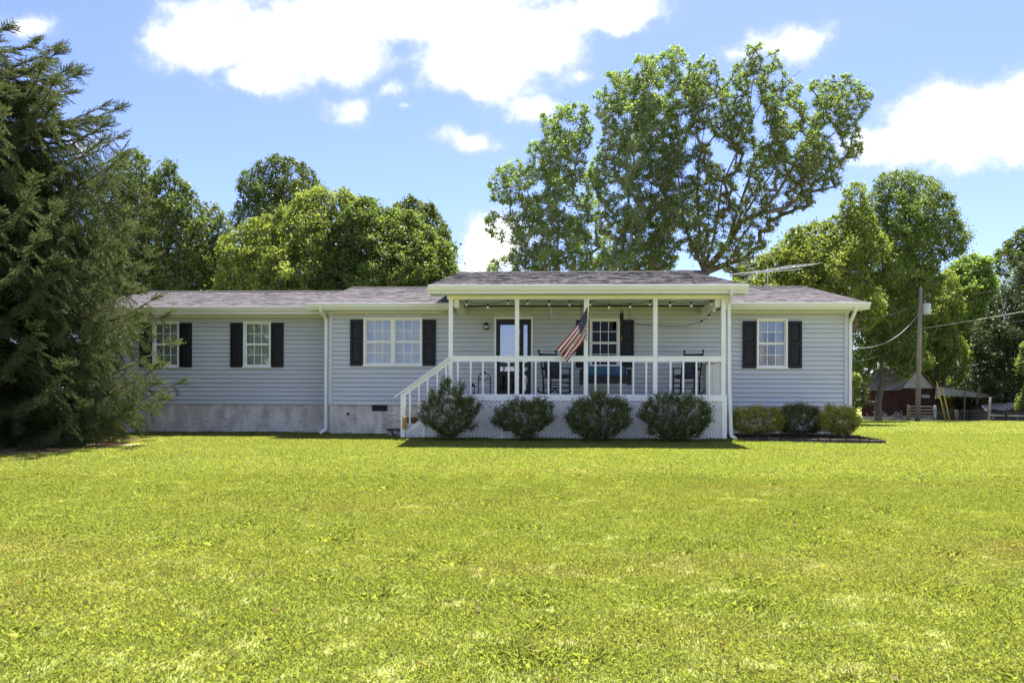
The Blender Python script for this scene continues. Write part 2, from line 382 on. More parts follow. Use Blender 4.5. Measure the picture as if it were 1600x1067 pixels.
def in_poly(x, y, poly):
    c = False; j = len(poly)-1
    for i in range(len(poly)):
        xi, yi = poly[i]; xj, yj = poly[j]
        if (yi > y) != (yj > y) and x < (xj-xi)*(y-yi)/(yj-yi)+xi: c = not c
        j = i
    return c
def edge_dist(x, y, poly):
    best = 1e9
    for i in range(len(poly)):
        ax, ay = poly[i-1]; bx, by = poly[i]; dx, dy = bx-ax, by-ay
        t = max(0, min(1, ((x-ax)*dx+(y-ay)*dy)/max(dx*dx+dy*dy, 1e-9)))
        best = min(best, math.hypot(x-ax-t*dx, y-ay-t*dy))
    return best
def grow(base, trunk_nodes, tips, rnd, tip_r=.018, ex=2.3, sag=.08):
    """connect tips to a trunk: returns nodes, parents, radii"""
    nodes = [Vector(p) for p in trunk_nodes[0]]; par = list(trunk_nodes[1])
    arr = np.zeros((len(nodes)+len(tips)*5, 3)); arr[:len(nodes)] = [tuple(p) for p in nodes]
    order = sorted(tips, key=lambda p: (Vector(p)-nodes[0]).length)
    for p in order:
        p = Vector(p); m_ = len(nodes); d = np.linalg.norm(arr[:m_]-np.array(p), axis=1)
        d = d + 1.1*np.maximum(0, arr[:m_, 2]-p.z+.15*d)
        if m_ > 3: d[0] = 1e9
        i = int(np.argmin(d)); q = nodes[i]; ln = (p-q).length; k = max(1, min(4, int(ln/.8)))
        last = i
        for s in range(1, k+1):
            tt = s/k; pt = q.lerp(p, tt)
            pt += Vector((rnd.uniform(-1, 1), rnd.uniform(-1, 1), rnd.uniform(-.5, .8)))*ln*sag*math.sin(math.pi*tt)
            nodes.append(pt); arr[len(nodes)-1] = pt; par.append(last); last = len(nodes)-1
    rad2 = [0.0]*len(nodes); has = [False]*len(nodes)
    for i in range(len(nodes)-1, 0, -1):
        if not has[i]: rad2[i] += tip_r**ex
        rad2[par[i]] += rad2[i]; has[par[i]] = True
    return nodes, par, [max(tip_r*.8, x**(1/ex)) for x in rad2]
def limb_mesh(nodes, par, rad, n=6, flare=1.35):
    mb = MB()
    for i in range(1, len(nodes)):
        p = par[i]; ra = min(rad[p], rad[i]*1.35); rb = rad[i]
        if p == 0: ra = rad[p]*flare
        mb.tube([nodes[p], nodes[i]], [ra, rb], n if max(ra, rb) > .06 else 4, cap=False)
    return mb
def fill_leaves(centres, radii, per, leaf, rnd, squash=.8, sub=5, axis=None, twigs=None):
    """each clump is a bunch of leafy sprays reaching outwards"""
    C = []; O = []; T = []
    for c, r in zip(centres, radii):
        c = np.array(c); ct = np.clip(RNG.normal(.5, .16), .1, .9); ns = sub+9
        out = np.zeros(3) if axis is None else unit(c-np.array([axis[0], axis[1], c[2]-.6*abs(c[2]-axis[2])-.5]))
        sd = unit(RNG.normal(size=(ns, 3))+out*.75+np.array([0, 0, .15])); sl = r*(.75+.75*RNG.random((ns, 1)))
        k = max(4, int(per*(.7+.6*rnd.random()))); idx = RNG.integers(0, ns, k); u = RNG.random((k, 1))**.75
        off = sd[idx]*sl[idx]*u; off[:, 2] -= .16*r*u[:, 0]**2
        off = off*np.array([1, 1, squash]) + RNG.normal(size=(k, 3))*r*(.45-.15*u)
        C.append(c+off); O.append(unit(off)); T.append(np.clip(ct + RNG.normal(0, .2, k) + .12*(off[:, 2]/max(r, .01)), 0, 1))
        if twigs is not None:
            for j in range(ns): twigs.append((c, c+(sd[j]*sl[j]*.95*np.array([1, 1, squash])-np.array([0, 0, .13*r]))))
    return np.concatenate(C), np.concatenate(O), np.concatenate(T)
def ragged(poly, rnd, amt=.26, levels=3):
    for _ in range(levels):
        out = []
        for i in range(len(poly)):
            (ax, ay), (bx, by) = poly[i], poly[(i+1) % len(poly)]; ln = math.hypot(bx-ax, by-ay); out.append((ax, ay))
            if ln > 9:
                d = rnd.uniform(-1, 1)*ln*amt; out.append(((ax+bx)/2-(by-ay)/ln*d, (ay+by)/2+(bx-ax)/ln*d))
        poly = out
    return poly
def clumps_in(poly, Y, r_px, rnd, maxd, tries=2500, spacing=.8, inset=.55, hole=None, gap=0, gsc=26.0):
    xs_ = [p[0] for p in poly]; ys_ = [p[1] for p in poly]; pts = []; arr = np.zeros((4000, 4)); ofs = rnd.random()*100
    for _ in range(tries):
        x, y = rnd.uniform(min(xs_), max(xs_)), rnd.uniform(min(ys_), max(ys_))
        if not in_poly(x, y, poly) or (hole and in_poly(x, y, hole) and rnd.random() < .5): continue
        if gap and mnoise.noise(Vector((x/gsc, y/gsc, ofs)))+.5*mnoise.noise(Vector((x/gsc*2.3, y/gsc*2.3, ofs+7))) < gap-1: continue
        ed = edge_dist(x, y, poly); r = r_px*rnd.uniform(.5, 1.25)
        if ed < r*inset:
            r = ed/inset
            if r < r_px*.38: continue
        dm = min(maxd, ed*Y/F*1.0+.35)*(.55+.9*max(0, min(1, .5+.9*mnoise.noise(Vector((x/24, y/24, ofs+30)))))); dyv = rnd.uniform(-1, 1)*dm
        q = P(x, y, Y+dyv); mr_ = r*Y/F; n = len(pts)
        if n and (np.linalg.norm(arr[:n, :3]-np.array(q), axis=1) < spacing*(mr_+arr[:n, 3])*.62).any(): continue
        arr[n] = (*q, mr_); pts.append((q, mr_))
        if n > 3900: break
    return pts
def make_tree(name, label, poly, Y, base_px, lm, r_px=20, leaf=.17, per=150, seed=1, bark='bark', maxd=3.0, top=None, limbs=None, group=None, spacing=.8, tip=.02, aspect=.6, upb=.5, cat='tree', tries=2500, trunk_r=None, twig=False, hole=None, gap=.48):
    rnd = random.Random(seed)
    bx = PX(base_px, Y); bz = gz1(bx, Y)
    root = thing(name, label, cat, (bx, Y, bz), group)
    poly = ragged(poly, rnd); r_px *= .62; tries = int(tries*2.2)
    cl = clumps_in(poly, Y, r_px, rnd, maxd, tries, spacing, .55, hole, gap)
    zs = [c[0].z for c in cl]; ztop = bz + (max(zs)-bz)*.86
    if limbs:
        nodes = [Vector((bx, Y, bz-.1))]; par = [0]
        for li in limbs:
            last = None
            for k, (x, y, dy) in enumerate(li):
                if k == 0:
                    q = P(x, y, Y+dy); last = min(range(len(nodes)), key=lambda i: (nodes[i]-q).length); continue
                q = P(x, y, Y+dy); a = nodes[last]; s = max(1, int((q-a).length/1.2))
                for j in range(1, s+1):
                    pt = a.lerp(q, j/s) + Vector((rnd.uniform(-.06, .06), rnd.uniform(-.1, .1), rnd.uniform(-.06, .06)))
                    nodes.append(pt); par.append(last); last = len(nodes)-1
        tn = (nodes, par)
    else:
        cxm = sum(c[0].x for c in cl)/len(cl); n = max(4, int((ztop-bz)/1.2)); nodes = []; par = []
        for i in range(n+1):
            t_ = i/n; nodes.append(Vector((bx+(cxm-bx)*t_**1.5+rnd.uniform(-.12, .12)*(t_ > 0), Y+rnd.uniform(-.12, .12), bz-.1+(ztop-bz+.1)*t_))); par.append(max(0, i-1))
        tn = (nodes, par)
    nodes, par, rad = grow(None, tn, [c[0] for c in cl], rnd, tip)
    k = (trunk_r/rad[0]) if trunk_r else 1.0
    if k > 1: rad = [r*(1+(k-1)*min(1, (r/rad[0])*1.3)) for r in rad]
    tws = [] if twig else None; per = per/len(cl)
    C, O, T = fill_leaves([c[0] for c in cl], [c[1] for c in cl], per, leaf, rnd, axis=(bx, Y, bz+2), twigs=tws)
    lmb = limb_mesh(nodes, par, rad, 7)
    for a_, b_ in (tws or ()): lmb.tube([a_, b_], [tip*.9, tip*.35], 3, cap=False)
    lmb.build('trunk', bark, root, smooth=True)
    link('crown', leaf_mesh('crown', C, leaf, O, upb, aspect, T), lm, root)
    return root
# ---------------------------------------------------------------- the house
YW, YP, YL, YE, YPE, YLE, YR, YRL = 20.2, 18.4, 21.0, 19.72, 17.9, 20.52, 24.3, 25.0
XL, XRr = PX(514.5, YW), PX(1324, YW)            # main block corners
XWL = -12.75                                      # far end of the wing
ZF = PZ(632, 560, YW)                             # top of the foundation
ZFL = PZ(631.2, 420, YL)
ZE = (PZ(473, 560, YE)+PZ(474.5, 1260, YE))/2     # gutter top lines
ZEL = PZ(479.4, 380, YLE)
ZEP = (PZ(445.5, 800, YPE)+PZ(446, 1050, YPE))/2
ZRM = (PZ(449.8, 620, YR)+PZ(449.2, 1200, YR))/2; ZRL = PZ(456.3, 350, YRL); ZRP = PZ(426, 880, YR)
XEL, XER = PX(480, YE, 475), PX(1358, YE, 475)
XPL, XPR = PX(670, YPE, 447), PX(1168, YPE, 447)
ZS, ZSL = PZ(486.5, 600, YW), PZ(493.3, 400, YL)  # underside of the soffits at the wall
house = thing('ranch_house', 'long single storey house with pale blue grey siding and black shutters', 'house', (0, 22, 0))

ROW = .1187
def rects_minus(x0, x1, z0, z1, ops):
    """x-sorted openings inside a rectangle -> solid rectangles"""
    out = []; x = x0
    for (a, b_, c, d) in sorted(ops):
        if b_ <= x0 or a >= x1: continue
        if a > x: out.append((x, a, z0, z1))
        if c > z0: out.append((max(a, x0), min(b_, x1), z0, min(c, z1)))
        if d < z1: out.append((max(a, x0), min(b_, x1), max(d, z0), z1))
        x = b_
    if x < x1: out.append((x, x1, z0, z1))
    return [r for r in out if r[1]-r[0] > 1e-4 and r[3]-r[2] > 1e-4]
def wall(name, x0, x1, Y, z0, z1, ops, parent):
    mb = MB()
    for (a, b_, c, d) in rects_minus(x0, x1, z0, z1, ops): mb.box(a, b_, Y, Y+.12, c, d)
    wobj = mb.build(name, 'sheath', parent)
    z = z0
    while z < z1-.01:
        zt = min(z+ROW, z1)
        for (a, b_, c, d) in rects_minus(x0, x1, z, zt, [o for o in ops if o[2] < zt and o[3] > z]):
            f = lambda zz: -.020 + .0165*(zz-z)/ROW          # lap: thick at the bottom edge
            y0, y1 = Y+f(c), Y+f(d); m2 = (c+(d-c)*.42); ym = Y-.0165 if (c == z and d-c > .1) else (y0+y1)/2
            full = d-c > .1; dd = d-.009 if full else d
            q = MB().extx([(y0-.014, c), (y0-.012, c+.02), (ym, m2), (y1, dd), (Y-.0008, dd), (Y-.0008, c)] if full else [(y0, c), (y1, d), (Y-.0008, d), (Y-.0008, c)], a, b_)
            q.build('siding_board', 'siding', wobj)
        z = zt
    return wobj

def win_rect(pl, pr, pt, pb, Y):
    pm = (pl+pr)/2
    return (PX(pl, Y, 530), PX(pr, Y, 530), PZ(pb, pm, Y), PZ(pt, pm, Y))
W1 = win_rect(239.5, 281, 502, 574, YL); W2 = win_rect(381, 424, 502, 574, YL)
W3 = win_rect(568.6, 660, 496.3, 571.8, YW); W4 = win_rect(921, 968, 497.5, 574, YW); W5 = win_rect(1181.8, 1230, 497.8, 575.7, YW)
ZFLOOR = PZ(616.2, 920, YP)
DR = (PX(772, YW, 550), PX(833, YW, 550), ZFLOOR, PZ(495.5, 800, YW))
ins = lambda r, k=.02: (r[0]+k, r[1]-k, r[2]+k, r[3]-k)
wm = wall('front_wall', XL, XRr, YW, ZF, ZS+.06, [ins(W3), ins(W4), ins(W5), (DR[0]+.02, DR[1]-.02, ZF, DR[3]-.02)], house)
wl = wall('wing_wall', XWL, XL+.3, YL, ZFL, ZSL+.06, [ins(W1), ins(W2)], house)
# rest of the body
mb = MB()
YB, YBL = 28.4, 29.0
mb.box(XL, XL+.12, YW+.122, YB, ZF, ZE-.05); mb.box(XRr-.12, XRr, YW+.122, YB, ZF, ZE-.05); mb.box(XL+.122, XRr-.122, YB-.12, YB, ZF, ZE-.05)
mb.box(XWL, XWL+.12, YL+.122, YBL, ZFL, ZEL-.05); mb.box(XWL+.122, XL-.01, YBL-.12, YBL, ZFL, ZEL-.05)
mb.hexa([(XRr-.1, YW+.2, ZE-.049), (XRr-.001, YW+.2, ZE-.049), (XRr-.001, YB, ZE-.049), (XRr-.1, YB, ZE-.049), (XRr-.1, YR-.1, ZRM-.2), (XRr-.001, YR-.1, ZRM-.2), (XRr-.001, YR+.1, ZRM-.2), (XRr-.1, YR+.1, ZRM-.2)])
mb.hexa([(XL+.001, YW+.2, ZE-.049), (XL+.1, YW+.2, ZE-.049), (XL+.1, YB, ZE-.049), (XL+.001, YB, ZE-.049), (XL+.001, YR-.1, ZRM-.2), (XL+.1, YR-.1, ZRM-.2), (XL+.1, YR+.1, ZRM-.2), (XL+.001, YR+.1, ZRM-.2)])
mb.build('side_wall', 'siding', house)
mb = MB(); mb.box(XL+.13, XRr-.13, YW+.13, YB-.13, ZF-.1, ZF-.002); mb.box(XWL+.13, XL-.02, YL+.13, YBL-.13, ZFL-.1, ZFL-.002); mb.build('interior_floor', 'intfloor', house)
mb = MB(); mb.box(XL+.13, XRr-.13, YW+3.4, YW+3.5, ZF, ZS); mb.box(XWL+.13, XL-.02, YL+3.2, YL+3.3, ZFL, ZSL)
for xx in (PX(700, YW), PX(1060, YW)): mb.box(xx, xx+.1, YW+.14, YW+3.39, ZF, ZS)
mb.build('inner_wall', 'dark', house)
mb = MB(); mb.box(XL+.13, XRr-.13, YW+.13, YB-.13, ZS+.05, ZS+.1); mb.box(XWL+.13, XL-.02, YL+.13, YBL-.13, ZSL+.05, ZSL+.1); mb.build('inner_ceiling', 'dark', house)
# corner trims
for (xc, Y, z0, z1) in ((XL, YW, ZF-.02, ZS+.02), (XRr-.085, YW, ZF-.02, ZS+.02)):
    box('corner_trim', xc-.006, xc+.094, Y-.045, Y+.09, z0, z1, 'siding', house)
box('corner_trim', XL-.10, XL-.009, YL-.045, YL-.0355, ZFL-.01, ZSL+.02, 'siding', house)
# foundation with trowelled ridges
def foundation(x0, x1, Y, zt, Yb):
    mb = MB().box(x0, x1, Y, Yb, -.35, zt)
    fo = mb.build('foundation', 'stucco', house)
    rg = MB(); rnd = random.Random(int(x0*10))
    n = int((x1-x0)*7.5)
    for _ in range(n):
        cx, cz = rnd.uniform(x0+.1, x1-.1), rnd.uniform(.12, zt-.08); rr_ = rnd.uniform(.07, .16); a0 = rnd.uniform(-2.9, -2.2); a1 = a0+rnd.uniform(1.2, 2.4)
        if rnd.random() < .25: a0 += 1.6; a1 += 1.3
        pts = []; rd = []
        for k in range(8):
            a = a0+(a1-a0)*k/7; pts.append((cx+rr_*1.2*math.cos(a), Y-.001-.004*math.sin(math.pi*k/7), min(zt-.015, cz+rr_*math.sin(a)))); rd.append(.005+.016*math.sin(math.pi*k/7))
        rg.tube(pts, rd, 5)
    rg.build('trowel_ridges', 'stucco', fo, smooth=True, kind='stuff')
    return fo
f1 = foundation(XL+.01, XRr-.01, YW+.012, ZF-.003, YB-.01); f2 = foundation(XWL+.01, XL-.004, YL+.012, ZFL-.003, YBL-.01)
# foundation vent and tap
vx0, vx1, vz0, vz1 = PX(581.5, YW), PX(605, YW), PZ(641.8, 593, YW), PZ(632.6, 593, YW)
fv = MB(); fv.box(vx0, vx1, YW-.012, YW+.009, vz0, vz1); fvo = fv.build('foundation_vent', 'shutter', house)
for k in range(9):
    x = vx0+.015+(vx1-vx0-.03)*k/8; box('slat', x-.007, x+.007, YW-.026, YW-.0125, vz0+.012, vz1-.012, 'black', fvo)
tp = P(544, 646, YW); MB().lathe(tp+Vector((0, -.02, 0)), [(.035, .03), (.035, .0)], 10, 'y').tube([tp+Vector((0, -.02, 0)), tp+Vector((0, -.09, 0)), tp+Vector((0, -.11, -.05))], .012, 8).build('garden_tap', 'stone', house)

# windows ---------------------------------------------------------------
def window(r, Y, units=1, cur='curtain', mode='full', gl='glass'):
    x0, x1, z0, z1 = r; fw_ = .05
    mb = MB()
    mb.box(x0, x0+fw_, Y-.055, Y+.07, z0, z1); mb.box(x1-fw_, x1, Y-.055, Y+.07, z0, z1)
    mb.box(x0+fw_, x1-fw_, Y-.053, Y+.07, z1-fw_, z1-.001); mb.box(x0+fw_, x1-fw_, Y-.053, Y+.07, z0+.001, z0+fw_)
    wobj = mb.build('window', 'trimwhite', house)
    box('sill', x0-.02, x1+.02, Y-.072, Y-.056, z0-.012, z0+.028, 'trimwhite', wobj)
    ux = (x1-x0-2*fw_-(units-1)*.09)/units
    for k in range(units):
        a = x0+fw_+k*(ux+.09); b_ = a+ux
        if k: box('mullion', a-.09, a, Y-.040, Y+.068, z0+fw_, z1-fw_, 'trimwhite', wobj)
        zm = (z0+z1)/2; zlo, zhi = z0+fw_, z1-fw_
        sash = MB(); sw = .026
        for (q0, q1, yy) in ((zm, zhi, Y+.005), (zlo, zm, Y+.022)):
            sash.box(a, a+sw, yy, yy+.03, q0, q1); sash.box(b_-sw, b_, yy, yy+.03, q0, q1)
            sash.box(a+sw, b_-sw, yy+.001, yy+.031, q0, q0+.030); sash.box(a+sw, b_-sw, yy+.001, yy+.031, q1-.030, q1)
        sash.build('sash', 'trimwhite', wobj)
        mu = MB()
        for (q0, q1, yy) in ((zm+.03, zhi-.03, Y+.012), (zlo+.03, zm-.03, Y+.029)):
            cw = (ux-2*sw)/3; hh = (q1-q0)/2
            for c in (1, 2): mu.box(a+sw+cw*c-.009, a+sw+cw*c+.009, yy, yy+.012, q0, q1)
            mu.box(a+sw, b_-sw, yy+.0015, yy+.0105, q0+hh-.009, q0+hh+.009)
            for c in range(3):
                for rw in range(2):
                    tx = random.uniform(-.004, .004); tz = random.uniform(-.004, .004)
                    xa, xb = a+sw+cw*c, a+sw+cw*(c+1); za, zb = q0+hh*rw, q0+hh*(rw+1); yg = yy+.018
                    g_ = MB(); g_.face([(xa, yg+tx, za), (xb, yg-tx, za), (xb, yg-tx+tz, zb), (xa, yg+tx+tz, zb)]); g_.build('pane', gl, wobj)
        mu.build('muntin', 'trimwhite', wobj)
    # curtain
    def cloth(xa, xb, za, zb, yc, folds, mt, amp=.02, nm='curtain'):
        c = MB(); n = folds*6
        pts = [(xa+(xb-xa)*i/n, yc+amp*math.sin(2*math.pi*i/6+random.uniform(-.4, .4))) for i in range(n+1)]
        for i in range(n):
            (p, q), (p2, q2) = pts[i], pts[i+1]; c.face([(p, q, za), (p2, q2, za), (p2, q2, zb), (p, q, zb)])
        c.build(nm, mt, wobj, smooth=True)
    if mode == 'full': cloth(x0-.03, x1+.03, z0-.05, z1+.03, Y+.16, int((x1-x0)*9), cur, .009 if cur == 'sage' else .02)
    elif mode == 'blind':
        for k in range(26):
            zz = z0+.02+(z1-z0-.04)*k/25; c = MB().box(x0, x1, Y+.13, Y+.134, zz-.017, zz+.026); c.build('blind_slat', cur, wobj)
    elif mode == 'valance':
        cloth(x0-.03, x1+.03, z1-.36, z1+.03, Y+.14, 8, cur, .025, 'valance')
        w_ = (x1-x0)
        for s in (0, 1):
            xa = x0-.02 if s == 0 else x1-.30*w_; cloth(xa, xa+.32*w_, z0-.05, z1-.3, Y+.19, 4, cur, .03)
    return wobj
window(W1, YL, 1, 'sage', 'full'); window(W2, YL, 1, 'sage', 'full'); window(W3, YW, 2, 'curtain', 'full')
window(W4, YW, 1, 'sage', 'none', 'dimglass'); window(W5, YW, 1, 'curtain', 'valance')
def shutter(pl, pr, pt, pb, Y):
    x0, x1, z0, z1 = win_rect(pl, pr, pt, pb, Y); mb = MB(); s = .055; y0, y1 = Y-.064, Y-.0355
    mb.box(x0, x0+s, y0, y1, z0, z1); mb.box(x1-s, x1, y0, y1, z0, z1); zm = z0+(z1-z0)*.52
    for (a, b_) in ((z0, z0+.08), (zm-.04, zm+.04), (z1-.08, z1)): mb.box(x0+s, x1-s, y0+.001, y1, a, b_)
    so = mb.build('shutter', 'shutter', house)
    for (a, b_) in ((z0+.08, zm-.04), (zm+.04, z1-.08)):
        x, X = x0+s, x1-s; k = .03
        p = MB(); p.box(x, X, y0+.018, y1-.001, a, b_)
        p.hexa([(x+.008, y0+.0178, a+.008), (X-.008, y0+.0178, a+.008), (X-.008, y0+.0178, b_-.008), (x+.008, y0+.0178, b_-.008), (x+k, y0+.006, a+k), (X-k, y0+.006, a+k), (X-k, y0+.006, b_-k), (x+k, y0+.006, b_-k)])
        p.build('raised_panel', 'shutter', so)
for a in ((219.5, 238.8, 505, 573.7, YL), (281.8, 301, 505, 573.7, YL), (361, 380.4, 505, 573.7, YL), (424.6, 444, 505, 573.7, YL),
          (547.8, 567.8, 499.4, 571.4, YW), (660.7, 681.3, 499.4, 571.4, YW), (900, 920.3, 500.3, 574, YW), (969, 990, 500.3, 574, YW),
          (1159.6, 1181.1, 502, 575.2, YW), (1230.7, 1252, 502, 575.2, YW)): shutter(*a)
# front door with a side light
x0, x1, z0, z1 = DR
dr = MB(); t_ = .055
dr.box(x0, x0+t_, YW-.055, YW+.10, z0, z1); dr.box(x1-t_, x1, YW-.055, YW+.10, z0, z1); dr.box(x0+t_, x1-t_, YW-.054, YW+.10, z1-t_, z1-.001)
fr_o = dr.build('door_frame', 'trimwhite', house)
xi0, xi1, zi = x0+t_, x1-t_, z1-t_
xs0 = PX(815, YW, 550)                                  # between storm door and side light
g1 = (PX(781.5, YW, 540), PX(812.5, YW, 540), PZ(580, 797, YW), PZ(507.5, 797, YW)); g2 = (g1[0], g1[1], z0+.10, PZ(586, 797, YW))
g3 = (PX(818, YW, 540), PX(824, YW, 540), PZ(580, 821, YW), PZ(507.5, 821, YW)); g4 = (g3[0], g3[1], z0+.10, g2[3])
db = MB()
for (a, b_, c, d) in rects_minus(xi0, xs0, z0+.01, zi, [(g1[0], g1[1], g1[2], g1[3])]):
    for q in rects_minus(a, b_, c, d, [g2]) : db.box(q[0], q[1], YW+.0, YW+.045, q[2], q[3])
do = db.build('door', 'door', house)
for g_ in (g1, g2):
    MB().box(g_[0], g_[1], YW+.018, YW+.024, g_[2], g_[3]).build('door_glass', 'stormglass' if g_ is g1 else 'dimglass', do)
hx = g1[1]+.02; MB().tube([(hx, YW-.002, z0+.95), (hx, YW-.06, z0+.95), (hx, YW-.06, z0+1.1), (hx, YW-.002, z0+1.1)], .009, 8).build('handle', 'black', do)
sb = MB()
for (a, b_, c, d) in rects_minus(xs0+.003, xi1, z0+.01, zi, [g3]):
    for q in rects_minus(a, b_, c, d, [g4]): sb.box(q[0], q[1], YW+.006, YW+.05, q[2], q[3])
so = sb.build('side_light', 'door', house)
for g_ in (g3, g4): MB().box(g_[0], g_[1], YW+.022, YW+.028, g_[2], g_[3]).build('side_light_glass', 'stormglass', so)

# roofs ---------------------------------------------------------------
def roof(x0, x1, Ye, ze, Yr, zr, name='roof', back=True):
    run = Yr-Ye; Yb = Yr+run; th = .10
    mb = MB(); mb.extx([(Ye, ze), (Yr, zr), (Yb, ze), (Yb, ze-th), (Yr, zr-th), (Ye, ze-th)], x0, x1)
    ro = mb.build(name, 'shingle', house)
    sl = math.hypot(run, zr-ze); dy, dz = run/sl, (zr-ze)/sl; ny_, nz_ = -dz, dy
    V = []; T = []; s = -.03; row = 0; rnd = random.Random(int(x0*7)+3)
    while s < sl-.05:
        x = x0-.02 - rnd.random()*.2; ex_ = .145
        while x < x1+.02:
            wdt = rnd.choice((.10, .16, .2, .26, .33)); xa, xb = max(x, x0-.02), min(x+wdt, x1+.02)
            x += wdt
            if xb-xa < .02: continue
            h0 = rnd.choice((.006, .007, .010, .012)); h1 = .002; s1 = s+ex_+.02
            pt = lambda xx, ss, hh: (xx, Ye+dy*ss+ny_*hh, ze+dz*ss+nz_*hh)
            a, b_, c, d = pt(xa, s, h0), pt(xb, s, h0), pt(xb, s1, h1), pt(xa, s1, h1); a0_, b0_ = pt(xa, s, .0005), pt(xb, s, .0005)
            tv = min(1, max(0, rnd.gauss(.6, .18)))
            for q in ((a, b_, c, d), (a0_, b0_, b_, a)): V += q; T.append(tv if len(q) else 0)
        s += ex_; row += 1
    link('shingles', np_mesh('shingles', np.array(V), 4, np.array(T)), 'shingle', ro, kind='stuff')
    # ridge caps
    rc = MB(); x = x0
    while x < x1-.01:
        xb = min(x+.24, x1); h = .014
        rc.hexa([(x, Yr-.14, zr-.14*dz/dy+.006), (xb, Yr-.14, zr-.14*dz/dy+.016), (xb, Yr, zr+.030), (x, Yr, zr+.02), (x, Yr-.14, zr-.14*dz/dy+.016), (xb, Yr-.14, zr-.14*dz/dy+.03), (xb, Yr+.001, zr+.045), (x, Yr+.001, zr+.033)])
        x = xb
    rc.build('ridge_caps', 'shingle', ro, kind='stuff')
    # rake boards
    for xx, sgn in ((x0, -1), (x1, 1)):
        r_ = MB(); a, b_ = (xx+.002*sgn, xx+.03*sgn); a, b_ = min(a, b_), max(a, b_)
        r_.hexa([(a, Ye+.03, ze-.16), (b_, Ye+.03, ze-.16), (b_, Yr, zr-.17), (a, Yr, zr-.17), (a, Ye+.03, ze-.006), (b_, Ye+.03, ze-.006), (b_, Yr, zr-.012), (a, Yr, zr-.012)])
        r_.build('rake_board', 'gutter', ro)
    return ro
def eave(ro, x0, x1, Ye, ze, Yw_, zs, gh=.115):
    # K-profile gutter, fascia and ribbed soffit
    g_ = MB(); g_.extx([(Ye+.02, ze+.004), (Ye-.095, ze+.004), (Ye-.105, ze-.012), (Ye-.088, ze-.03), (Ye-.082, ze-.05), (Ye-.05, ze-gh), (Ye+.02, ze-gh)], x0-.01, x1+.01)
    g_.build('gutter', 'gutter', ro)
    box('fascia', x0, x1, Ye+.0205, Ye+.04, zs-.012, ze-.004, 'gutter', ro)
    s_ = MB(); s_.box(x0, x1, Ye+.0405, Yw_-.001, zs, zs+.015); so_ = s_.build('soffit', 'soffit', ro)
    rb = MB(); x = x0+.05
    while x < x1: rb.box(x, x+.012, Ye+.045, Yw_-.03, zs-.006, zs-.0005); x += .10
    rb.build('soffit_ribs', 'soffit', so_, kind='stuff')
    box('frieze_moulding', max(x0, x0+.3), x1-.3, Yw_-.05, Yw_-.037, zs-.05, zs-.002, 'gutter', ro)
rm = roof(XEL, XER, YE, ZE, YR, ZRM); 
xa, xb = PX(705, YE, 475), PX(1140, YE, 475)
eave(rm, XEL, xa, YE, ZE, YW, ZS); eave(rm, xb-.2, XER, YE, ZE, YW, ZS)
rl = roof(XWL-.3, XEL+.55, YLE, ZEL, YRL, ZRL); eave(rl, XWL-.3, XEL+.42, YLE, ZEL, YL, ZSL)
rp = roof(XPL, XPR, YPE, ZEP, YR, ZRP, 'porch_roof')
ZBT, ZBB = PZ(462.4, 920, YP), PZ(467.8, 920, YP)      # porch beam
zps = PZ(459, 920, YP-.06)
g_ = MB(); g_.extx([(YPE+.02, ZEP+.004), (YPE-.095, ZEP+.004), (YPE-.105, ZEP-.012), (YPE-.088, ZEP-.03), (YPE-.082, ZEP-.05), (YPE-.05, ZEP-.115), (YPE+.02, ZEP-.115)], XPL-.01, XPR+.01); g_.build('gutter', 'gutter', rp)
box('fascia', XPL, XPR, YPE+.0205, YPE+.04, ZBT-.004, ZEP-.004, 'gutter', rp)
so_ = box('soffit', XPL, XPR, YPE+.0405, YP-.07, ZBT, ZBT+.015, 'soffit', rp)
rb = MB(); x = XPL+.05
while x < XPR: rb.box(x, x+.012, YPE+.045, YP-.075, ZBT-.006, ZBT-.0005); x += .10
rb.build('soffit_ribs', 'soffit', so_, kind='stuff')
# gable infill under the raised porch roof, above the main roof
for xx in (XPL+.35, XPR-.37):
    q = MB(); q.hexa([(xx, YE+.2, ZE-.05), (xx+.02, YE+.2, ZE-.05), (xx+.02, YR, ZRM-.15), (xx, YR, ZRM-.15), (xx, YE+.2, ZEP+(ZRP-ZEP)*.24-.16), (xx+.02, YE+.2, ZEP+(ZRP-ZEP)*.24-.16), (xx+.02, YR, ZRP-.16), (xx, YR, ZRP-.16)])
    q.build('porch_roof_cheek', 'shingle', rp)
# downspouts ---------------------------------------------------------
def spout(pts, mt='gutter'):
    mb = MB()
    for a, b_ in zip(pts[:-1], pts[1:]):
        a, b_ = Vector(a), Vector(b_); d = (b_-a).normalized()*.02; mb.beam(a-d, b_+d, .075, .055, up=(0, 1, 0))
    return mb.build('downspout', mt, house)
gx = P(501, 480, YE-.03); cx = P(511.5, 498, YW-.05)
spout([(gx.x, YE-.03, ZE-.11), (gx.x, YE+.02, ZE-.2), (XL-.07, YW-.06, cx.z), (XL-.07, YW-.06, .16), (XL-.2, YW-.12, .06)])
spout([(PX(1337, YE, 480), YE-.03, ZE-.11), (PX(1337, YE, 480), YE+.02, ZE-.2), (XRr+.05, YW-.05, PZ(504, 1326, YW)), (XRr+.05, YW-.05, .12)])
xg = PX(1143, YPE, 455); xd = PX(1138.5, YP, 560)
spout([(xg, YPE-.03, ZEP-.11), (xg, YPE+.02, ZEP-.19), (xd, YP-.02, PZ(474, 1138, YP)), (xd+.01, YP-.04, PZ(600, 1138, YP)), (xd+.055, YP-.04, .13), (xd+.16, YP-.1, .05)])

